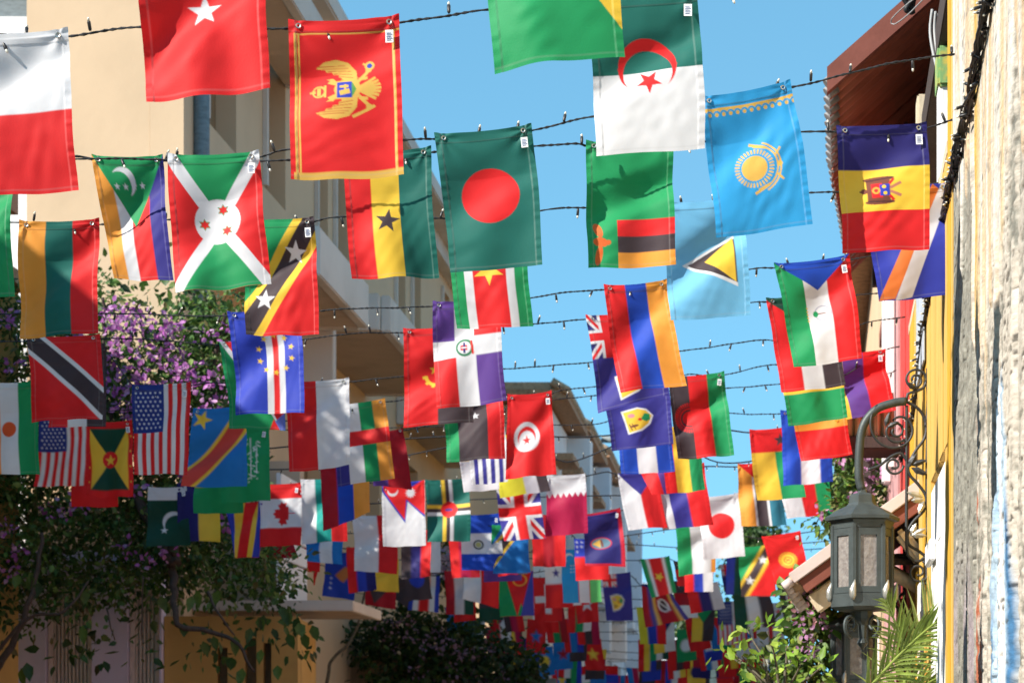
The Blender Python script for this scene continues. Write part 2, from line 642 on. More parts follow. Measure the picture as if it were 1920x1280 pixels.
def d_eagle(c):
    c.fill(R_)
    for s in (1, -1):
        my = lambda pts: [(x, y if s > 0 else 1.30 - y) for x, y in pts]
        c.poly(my([(.235, .43), (.31, .375), (.42, .355), (.53, .385), (.60, .47), (.615, .60), (.50, .62), (.455, .58), (.47, .53), (.44, .52), (.44, .495), (.39, .49), (.38, .465), (.33, .465), (.32, .445)]), GD)
        for (xa, ya, xb, yb) in ((.245, .415, .50, .41), (.29, .435, .53, .435), (.34, .455, .55, .465), (.39, .48, .56, .50), (.44, .51, .57, .535), (.46, .55, .57, .57)):
            (p, q) = my([(xa, ya), (xb, yb)])
            c.line(p[0], p[1], q[0], q[1], .008, lin((196, 110, 50)))
        c.poly(my([(.40, .60), (.34, .575), (.36, .55), (.33, .535), (.39, .53), (.42, .56), (.46, .60)]), GD)
        c.line(.60, .65 - s * .05, .71, .65 - s * .17, .03, GD); c.line(.62, .65 - s * .09, .70, .65 - s * .10, .03, GD)
        c.circ(.71, .65 - s * .18, .028, GD)
    c.ell(.52, .65, .12, .10, GD)
    c.line(.66, .40, .72, .44, .02, GD)
    c.circ(.72, .43, .045, GD); c.circ(.72, .43, .024, BL)
    c.line(.56, .92, .76, .82, .028, GD)
    for k in range(7):
        a = math.radians(-39 + k * 13)
        c.line(.60, .655, .60 + .22 * math.cos(a), .655 + .16 * math.sin(a), .026, GD)
    c.rect(.41, .56, .60, .75, GD); c.rect(.425, .575, .56, .735, BL); c.poly([(.56, .575), (.60, .655), (.56, .735)], lin((88, 150, 70)))
    c.line(.45, .62, .53, .62, .025, GD); c.line(.45, .69, .54, .67, .05, GD); c.line(.50, .60, .50, .70, .02, GD)
    c.circ(.265, .655, .062, GD); c.circ(.262, .655, .045, R_); c.rect(.245, .615, .28, .695, GD); c.rect(.20, .64, .235, .67, GD); c.line(.18, .655, .22, .655, .015, GD)
    c.rect(.31, .59, .33, .72, GD)
    for x in (.045, .93):
        c.rect(x, .12, x + .025, 1.5, GD); c.rect(x + .035, .12, x + .05, 1.5, GD) if x < .5 else None
    c.rect(.03, 1.43, 1, 1.5, GD); c.rect(.05, .115, 1, .13, GD)


def d_half_crescent(c):
    c.fill(WH); c.rect(0, 0, 1, .71, TG)
    c.m((np.hypot(c.x - .5, c.y - .665) < .265) & (np.hypot(c.x - .5, c.y - .725) >= .222), R_)
    c.star(.505, .82, .125, R_, 5, math.pi)


def d_saltire(c):
    c.fill(R_); c.poly([(0, 0), (1, 0), (.5, .75)], GR); c.poly([(0, 1.5), (1, 1.5), (.5, .75)], GR)
    c.line(0, -.02, 1, 1.52, .13, WH); c.line(1, -.02, 0, 1.52, .13, WH)
    c.circ(.5, .73, .25, WH)
    for x, y in ((.56, .60), (.35, .75), (.59, .84)):
        c.star(x, y, .068, GR, 6, 0, .55); c.star(x, y, .055, R_, 6, 0, .55)


def d_red_disc_teal(c):
    c.fill(TG); c.circ(.5, .70, .30, R_)


def d_red_disc_white(c):
    c.fill(WH); c.circ(.5, .72, .31, R_)


def d_sun_ornament(c):
    c.fill(LB)
    c.rect(0, .135, 1, .20, GD)
    for k in range(14):
        c.circ(k / 13., .20, .042, LB); c.circ(k / 13., .20, .02, GD)
    c.circ(.47, .82, .135, GD); c.ring(.47, .82, .155, .205, GD, 34, .5)
    for r0 in (.235, .268):
        d = np.hypot(c.x - .47, c.y - .82); a = np.arctan2(c.y - .82, c.x - .47)
        c.m((d > r0) & (d < r0 + .018) & (np.abs(a) < 1.15), GD)
    for s in (-1, 1):
        c.line(.58, .82 + s * .21, .45, .82 + s * .27, .03, GD); c.line(.62, .82 + s * .19, .49, .82 + s * .235, .025, GD)
        c.line(.70, .82 + s * .10, .76, .82 + s * .17, .022, GD)
    c.circ(.735, .82, .03, GD)


def d_four_stripes(c):
    c.vs((OR, .24), (WH, .2), (R_, .3), (MB, .27)); c.poly([(0, 0), (1, 0), (.5, .84)], GR)
    c.cres(.40, .29, .17, -.06, .05, .165, WH)
    for k in range(4):
        c.star(.3 + .12 * k, .36 - .01 * k, .045, WH)


def d_star_tricolor(c):
    c.vs((R_, .30), (YE, .32), (TG, .39)); c.star(.47, .83, .15, BK, 5, .2)


def d_corner_block(c):
    c.fill(GR); c.rect(.345, .93, 1, 1.13, R_); c.rect(.345, 1.13, 1, 1.32, BK); c.rect(.345, 1.32, 1, 1.5, OR)
    o = lin((214, 100, 40))
    c.ell(.125, 1.05, .045, .10, o, -.35); c.ell(.15, 1.20, .085, .055, o, .2); c.ell(.125, 1.36, .04, .12, o, .2); c.line(.16, 1.2, .25, 1.22, .035, o); c.circ(.24, 1.20, .028, o)


def d_shield_bands(c):
    c.hs((NV, .5), (YE, .52), (R_, .5))
    c.rect(.30, .64, .56, .90, BRN); c.rect(.35, .68, .47, .86, R_); c.rect(.44, .70, .55, .84, BL); c.circ(.40, .77, .045, OR); c.circ(.40, .77, .022, R_)
    for s in (-1, 1):
        c.ell(.44, .77 + s * .145, .17, .03, BRN, 0); c.line(.30, .77 + s * .13, .60, .77 + s * .15, .02, lin((80, 44, 44)))
        c.line(.56, .77 + s * .02, .68, .77 + s * .08, .035, lin((190, 120, 96))); c.line(.55, .77 + s * .07, .60, .77 + s * .13, .03, R_)
    c.circ(.27, .77, .035, BRN); c.line(.22, .77, .30, .77, .02, BRN); c.circ(.49, .73, .022, YE); c.circ(.50, .81, .022, YE)


def d_diag_stars(c):
    c.fill(BK); c.poly([(0, 0), (.78, 0), (.0, 1.13)], GR); c.poly([(1, .30), (1, 1.5), (.13, 1.5)], R_)
    c.line(.86, -.1, -.05, 1.22, .10, YE); c.line(1.06, .16, .12, 1.56, .10, YE)
    c.star(.72, .41, .15, WH, 5, .12); c.star(.28, 1.03, .15, WH, 5, .12)


def d_star_stripes5(c):
    c.vs((GR, .17), (WH, .115), (R_, .43), (WH, .11), (GR, .18)); c.star(.49, .76, .20, YE, 5, math.pi - .0)


def d_left_triangle(c):
    c.fill(SB); c.poly([(.20, .78), (.86, .45), (.86, 1.13)], WH); c.poly([(.27, .78), (.86, .49), (.86, 1.08)], BK); c.poly([(.48, .76), (.84, .48), (.84, 1.07)], YE)


def d_ray_diag(c):
    c.fill(lin((40, 52, 160))); c.poly([(.0, 1.5), (.22, 1.48), (.90, .1), (.80, .0)], lin((206, 110, 48))); c.poly([(.22, 1.5), (.45, 1.47), (1.02, .05), (.90, .0)], GY)
    c.star(.3, .35, .16, WH, 12, 0, .3)


def d_centre_stripes(c):
    c.fill(BL); c.rect(.47, 0, .73, 1.5, WH); c.rect(.56, 0, .645, 1.5, R_)
    for k in range(10):
        a = 2 * math.pi * k / 10 + .3
        c.star(.60 + .24 * math.cos(a), .62 + .28 * math.sin(a), .05, YE, 5, .3)


def d_cross_quarters(c):
    c.fill(WH); c.rect(0, 0, .32, .54, PU); c.rect(.60, 0, 1, .5, R_); c.rect(0, .80, .33, 1.5, R_); c.rect(.62, .78, 1, 1.5, PU)
    c.circ(.46, .66, .13, lin((40, 120, 80))); c.circ(.455, .66, .095, WH); c.rect(.40, .62, .50, .70, R_); c.rect(.44, .58, .47, .74, NV); c.rect(.41, .65, .49, .67, WH)
    c.line(.56, .56, .58, .76, .03, R_)


def d_top_triangle(c):
    c.vs((GR, .33), (WH, .33), (R_, .35)); c.poly([(0, 0), (1, 0), (.52, .42)], RB)
    c.circ(.54, .75, .115, lin((168, 168, 186))); c.circ(.54, .75, .10, WH); c.line(.46, .75, .58, .75, .02, BRN); c.ell(.44, .75, .035, .045, GR)
    for k in range(5):
        c.circ(.33, .66 + k * .045, .012, GD)


def d_diag_black(c):
    c.fill(R_); c.line(-.1, -.13, 1.15, 1.42, .38, WH); c.line(-.1, -.13, 1.15, 1.42, .25, BK)


def d_namib(c):
    c.fill(GR); c.poly([(.2, 0), (1, 0), (1, 1.0)], BL); c.poly([(.0, 0), (.45, 0), (1, 1.1), (1, 1.5), (.92, 1.5)], WH); c.poly([(.1, 0), (.35, 0), (1, 1.2), (1, 1.5), (.95, 1.5)], R_)
    c.poly([(.72, 1.5), (.80, 1.32), (.90, 1.5)], R_); c.poly([(.82, 1.36), (1, 1.2), (1, 1.5), (.9, 1.5)], lin((96, 112, 200)))


def d_gear(c):
    c.vs((R_, .49), (BK, .52))
    d = np.hypot(c.x - .47, c.y - .72); a = np.arctan2(c.y - .72, c.x - .47)
    c.m((d > .125) & (d < .175) & (a > .5) & (a < 3.3), YE); c.m((d > .17) & (d < .20) & (a > .5) & (a < 3.3) & (np.sin(a * 11) > .2), YE)
    c.star(.45, .63, .085, YE); c.line(.5, .9, .7, .6, .04, YE)


def d_ensign(c):
    c.fill(MB); c.jack(0, 0, .52, .68); c.poly([(.28, .98), (.62, .93), (.74, 1.15), (.60, 1.33), (.33, 1.40)], WH); c.poly([(.31, 1.01), (.60, .97), (.70, 1.15), (.58, 1.30), (.35, 1.37)], YE)
    c.ell(.45, 1.08, .05, .04, lin((226, 140, 150)))


def d_shield_blue(c):
    c.fill(MB); c.jack(0, 0, .5, .4)
    pts = [(.22, .70), (.48, .64), (.62, .69), (.72, .84), (.66, 1.02), (.52, 1.14), (.29, 1.20)]
    c.poly(pts, WH); c.poly([(.25, .73), (.48, .67), (.60, .72), (.69, .84), (.63, 1.00), (.50, 1.11), (.31, 1.165)], YE)
    c.ell(.37, .81, .055, .045, lin((226, 140, 150))); c.poly([(.51, .90), (.58, .78), (.66, .80), (.66, .92), (.60, .95)], GR); c.circ(.50, .90, .03, R_)
    c.ell(.40, 1.03, .07, .025, BRN, -.2); c.line(.32, .98, .36, 1.12, .02, BRN); c.line(.36, .97, .42, 1.1, .015, BRN)


def d_sudan(c):
    c.vs((R_, .36), (WH, .33), (BK, .32)); c.poly([(-.05, 0), (1, 0), (.5, .42)], DG)


def d_orange_disc(c):
    c.vs((OR, .333), (WH, .31), (GR, .36)); c.circ(.48, .76, .125, lin((222, 88, 40)))


def d_us(c):
    for k in range(13):
        c.rect(k / 13., 0, (k + 1) / 13. + .001, 1.5, R_ if k % 2 == 0 else WH)
    c.rect(0, 0, .54, .80, lin((34, 52, 132)))
    for r in range(9):
        for q in range(6 if r % 2 == 0 else 5):
            c.star(.07 + (q + (.5 if r % 2 else 0)) * .082, .14 + r * .072, .024, WH, 5, 0, .5)


def d_central(c):
    c.vs((MB, .22), (WH, .27), (GR, .26), (OR, .26)); c.rect(0, .52, 1, .80, R_)


def d_white_roundel(c):
    c.fill(R_); c.circ(.43, .78, .27, WH); c.circ(.43, .78, .19, R_); c.circ(.43, .83, .165, WH); c.star(.43, .84, .10, R_)


def d_crescent_dark(c):
    c.vs((GR, .22), (BK, .50), (R_, .30)); c.cres(.50, .42, .12, .035, .03, .10, WH); c.star(.52, .62, .075, WH)


def d_rising(c):
    c.vs((BK, .34), (R_, .34), (GR, .34))
    lim = c.x < .345
    for a, b, n in ((0, .13, 0), (.16, .185, 0), (.20, .27, 40)):
        d = np.hypot(c.x - .32, c.y - .76); k = (d >= a) & (d < b) & lim
        if n:
            t = np.arctan2(c.y - .76, c.x - .32) / (2 * math.pi) * n; k &= (t - np.floor(t)) < .6
        c.m(k, R_)


def d_congo(c):
    c.fill(AZ); c.line(1.12, .02, -.10, 1.60, .36, YE); c.line(1.12, .02, -.10, 1.60, .25, lin((206, 72, 66))); c.star(.2, .22, .20, YE, 5, .35)


def d_grenada(c):
    c.fill(R_); c.rect(.10, .14, .90, 1.36, YE); c.poly([(.10, .14), (.90, .14), (.5, .75)], DG); c.poly([(.10, 1.36), (.90, 1.36), (.5, .75)], DG); c.circ(.5, .75, .165, R_); c.star(.5, .76, .12, YE)
    for k in range(4):
        c.circ(.95, .3 + .3 * k, .018, YE); c.circ(.05, .3 + .3 * k, .018, YE)


def d_script(c):
    c.fill(GR); c.rect(.34, .20, .42, 1.13, GY); rr = random.Random(4)
    for k in range(34):
        y = .24 + k * .026
        x = .50 + rr.random() * .28
        c.line(x, y, x + rr.uniform(-.09, .09), y + rr.uniform(.015, .05), .02, WH)
    c.line(.50, .24, .50, 1.08, .018, WH); c.line(.62, .22, .64, 1.06, .018, WH); c.line(.74, .30, .75, .95, .016, WH)


def d_moon_green(c):
    c.fill(DG); c.rect(0, 0, 1, .33, WH); c.cres(.62, .88, .27, .05, .09, .26, WH); c.star(.40, 1.10, .10, WH)


def d_maple(c):
    c.hs((R_, .36), (WH, .70), (R_, .46))
    pts = [(.30, .72), (.36, .66), (.33, .62), (.47, .60), (.42, .50), (.47, .50), (.52, .42), (.55, .47), (.65, .46), (.62, .56), (.68, .56), (.69, .66), (.69, .72)]
    full = pts + [(x, 1.44 - y) for x, y in pts[::-1]]
    c.poly(full, R_); c.line(.66, .72, .84, .72, .02, R_)


def d_pennant(c):
    c.fill(WH); a = [(.02, 0), (1, 0), (1, .80), (.56, .40), (.52, .88), (.04, .18)]
    c.poly([(-.02, 0), (1, 0), (1, .86), (.59, .46), (.53, .96), (.0, .2)], BL); c.poly(a, R_); c.poly([(.36, 0), (.92, 0), (.7, .12)], BL)
    c.star(.66, .26, .13, WH, 12, 0, .6); c.cres(.25, .2, .12, 0, -.05, .11, WH)


def d_green_cross(c):
    c.fill(TG)
    for k, col in ((0, YE), (1, BK), (2, WH)):
        c.rect(.36 + .085 * k, 0, .36 + .085 * (k + 1), 1.5, col)
    for k, col in ((0, YE), (1, BK), (2, WH)):
        c.rect(0, .60 + .085 * k, 1, .60 + .085 * (k + 1), col)
    c.circ(.51, .72, .195, R_); c.ell(.50, .72, .09, .035, PU)


def d_jack(c):
    c.fill(MB); c.jack(0, 0, 1, 1.5)


def d_zigzag(c):
    c.fill(MAR); c.rect(0, 0, 1, .42, WH)
    for k in range(7):
        c.poly([(k / 7 - .01, .42), (k / 7 + .155, .42), (k / 7 + .07, .56)], WH)


def d_border_eye(c):
    c.fill(lin((190, 22, 50))); c.rect(-1, .06, .9, 1.43, NV); c.ell(.42, .86, .27, .17, lin((196, 40, 66))); c.ell(.42, .86, .24, .145, lin((96, 130, 150))); c.poly([(.2, .86), (.4, .74), (.4, .98)], GD); c.line(.42, .76, .46, .96, .05, BRN)


def d_sun_red(c):
    c.fill(R_); c.ring(.52, .80, .15, .25, YE, 36, .55); c.circ(.52, .80, .17, YE); c.ring(.52, .80, .09, .11, R_); c.line(.46, .76, .58, .84, .02, R_); c.line(.46, .84, .58, .76, .02, R_)


def d_wedge(c):
    c.vs((WH, .5), (R_, .51)); c.poly([(0, 0), (1, 0), (.5, .62)], MB)


def d_bissau(c):
    c.fill(YE); c.rect(.52, 0, 1, 1.5, GR); c.rect(0, 0, 1, .50, R_); c.star(.66, .26, .15, BK)


def d_mozamb(c):
    c.vs((OR, .34), (WH, .05), (BK, .24), (WH, .05), (lin((52, 126, 150)), .34)); c.poly([(0, 0), (1, 0), (.5, .45)], R_)


def d_tanz(c):
    c.fill(AZ); c.poly([(0, 0), (.3, 0), (0, .6)], GR); c.line(.80, -.1, -.20, 1.3, .40, YE); c.line(.80, -.1, -.20, 1.3, .24, BK)


def d_emblem_bands(c):
    c.hs((RB, .50), (WH, .55), (RB, .5)); c.ring(.42, .80, .09, .13, lin((60, 70, 60))); c.circ(.42, .80, .07, lin((190, 190, 120)))


def d_blue_stars(c):
    c.vs((LB, .42), (WH, .29), (lin((110, 214, 120)), .30)); c.rect(.415, 0, .435, 1.5, R_); c.rect(.70, 0, .72, 1.5, R_); c.cres(.18, .22, .12, .03, .04, .10, WH)
    for k in range(9):
        c.circ(.24 + (k % 3) * .07, .45 + (k // 3) * .09, .018, WH)


def d_half_star(c):
    c.hs((WH, .76), (R_, .76)); c.rect(.92, 0, 1, .76, NV); c.star(.4, .42, .16, MB)


def d_canton_red(c):
    c.fill(R_); c.rect(0, 0, .45, .65, BL)
    for k in range(7):
        c.star(.08 + .14 * (k % 3), .12 + .17 * (k // 3), .05, WH)


def d_rays(c):
    c.fill(R_); c.poly([(0, 0), (.25, 0), (0, 1.5)], BL); c.poly([(.25, 0), (.55, 0), (.1, 1.5), (0, 1.5)], YE); c.poly([(.9, .0), (1, 0), (1, 1.5), (.72, 1.5)], BL); c.poly([(.72, .4), (.9, 0), (.72, 1.5), (.5, 1.5)], YE)


def d_map(c):
    c.fill(lin((24, 58, 168))); c.poly([(.32, .75), (.62, .45), (.80, .62), (.86, .80), (.70, .88), (.62, 1.0), (.48, .92)], lin((176, 108, 56)))
    for k in range(3):
        c.star(.22, .85 + .17 * k, .05, WH)


def d_costa(c):
    c.vs((BL, .15), (WH, .17), (R_, .36), (WH, .17), (BL, .16)); c.ring(.5, .12, .12, .16, OR)


def d_three_rays(c):
    c.fill(R_); c.poly([(0, 0), (.35, 0), (1.0 * .75, 1.5), (0, 1.5)], GR); c.poly([(.2, 0), (.5, 1.5), (.95, 0)], R_); c.poly([(.95, 0), (1, 0), (1, 1.5), (.6, 1.5)], lin((66, 70, 168))); c.ring(.62, .28, .16, .21, OR)


def d_cross_red(c):
    c.fill(R_); c.rect(.40, .25, .62, 1.25, WH); c.rect(.05, .64, .97, .86, WH)


def d_shield_stripes(c):
    c.fill(DR); c.rect(.18, 0, .30, 1.5, lin((72, 64, 150))); c.rect(.30, 0, .38, 1.5, GD); c.rect(.80, 0, .88, 1.5, GD); c.rect(.88, 0, 1, 1.5, lin((72, 64, 150)))
    c.ell(.58, .72, .15, .3, WH); c.ell(.58, .72, .10, .24, BK); c.line(.45, .5, .72, .95, .04, WH)


def d_kenya(c):
    c.vs((BK, .25), (WH, .06), (R_, .37), (WH, .33)); c.rect(.68, .80, 1, 1.5, GR); c.ell(.80, .35, .06, .10, PU)


def d_georgia(c):
    c.fill(WH); c.rect(.42, 0, .58, 1.5, R_); c.rect(0, .67, 1, .83, R_)
    for x in (.2, .8):
        for y in (.33, 1.16):
            c.rect(x - .1, y - .03, x + .1, y + .03, R_); c.rect(x - .03, y - .1, x + .03, y + .1, R_)


def d_nz(c):
    c.fill(NV); c.jack(0, 0, .5, .6)
    for x, y in ((.3, .9), (.6, .7), (.75, 1.0), (.5, 1.2)):
        c.star(x, y, .08, WH)


def d_black_wedge(c):
    c.hs((R_, .8), (DR, .8)); c.poly([(0, 0), (1, .2), (.3, 1.4)], BK); c.star(.4, .4, .15, YE)


def d_vatican(c):
    c.hs((YE, .72), (GY, .8)); c.circ(.5, 1.1, .12, YE)


DES = {}
# strings: depth, explicit cord points in photo pixels (beyond the flags that hang on it)
STR = {
 0: (4.87, [(-700, -140), (1500, -275)]),
 1: (5.63, [(-900, 80), (0, 66), (265, 50), (915, 18), (1400, -20)]),
 2: (6.70, [(-900, 322), (0, 303), (160, 297), (548, 280), (757, 262), (1110, 220), (1680, 118)]),
 3: (6.82, [(-900, 296), (0, 292), (150, 293), (1000, 274), (1080, 270), (1500, 247), (1800, 226)]),
 4: (7.64, [(-900, 430), (0, 416), (340, 412), (640, 407), (1050, 391), (1510, 362), (1772, 338)]),
 5: (9.0, [(-700, 600), (0, 589), (200, 588), (640, 580), (1050, 550), (1405, 505), (1700, 470)]),
 6: (9.6, [(-570, 650), (0, 640), (250, 635), (650, 626), (1000, 607), (1400, 568), (1700, 548)]),
 7: (10.7, [(-370, 722), (180, 716), (400, 718), (756, 706), (950, 691), (1110, 679), (1290, 656), (1440, 637), (1620, 606)]),
 8: (11.5, [(-250, 775), (30, 772), (300, 764), (760, 748), (1050, 731), (1120, 724), (1290, 702), (1455, 684), (1660, 652)]),
 9: (12.1, [(-160, 800), (250, 792), (560, 790), (1050, 748), (1365, 727), (1460, 720), (1640, 704)]),
 10: (12.8, [(-80, 820), (600, 806), (1050, 797), (1135, 791), (1370, 774), (1640, 752)]),
 11: (13.3, [(-20, 842), (600, 832), (1060, 819), (1140, 816), (1375, 807), (1640, 786)]),
 12: (14.4, [(90, 880), (500, 880), (1060, 866), (1345, 866), (1640, 840)]),
 13: (15.3, [(165, 912), (450, 906), (690, 903), (1140, 884), (1630, 858)]),
 14: (16.3, [(240, 950), (560, 948), (1060, 930), (1300, 930), (1610, 905)]),
 15: (17.4, [(320, 965), (800, 962), (1050, 968), (1200, 952), (1610, 925)]),
 16: (18.8, [(395, 1000), (1060, 992), (1400, 1005), (1600, 985)]),
 17: (20.2, [(465, 1030), (1160, 1020), (1350, 1032), (1590, 1010)]),
 18: (21.8, [(535, 1050), (1000, 1046), (1300, 1040), (1580, 1025)]),
 19: (23.4, [(595, 1072), (1580, 1060)]),
 20: (24.5, [(650, 1094), (1100, 1098), (1570, 1085)]),
 21: (25.3, [(690, 1114), (1100, 1121), (1560, 1107)]),
 22: (26.2, [(720, 1136), (1130, 1143), (1560, 1130)]),
 23: (27.1, [(760, 1156), (1150, 1165), (1560, 1150)]),
 24: (28.1, [(800, 1176), (1170, 1184), (1560, 1172)]),
 25: (29.2, [(835, 1194), (1200, 1204), (1560, 1192)]),
 26: (30.4, [(870, 1212), (1210, 1221), (1560, 1210)]),
 27: (31.7, [(905, 1230), (1230, 1238), (1560, 1228)]),
 28: (33.1, [(935, 1247), (1240, 1254), (1560, 1246)]),
 29: (34.6, [(970, 1263), (1250, 1271), (1560, 1264)]),
}
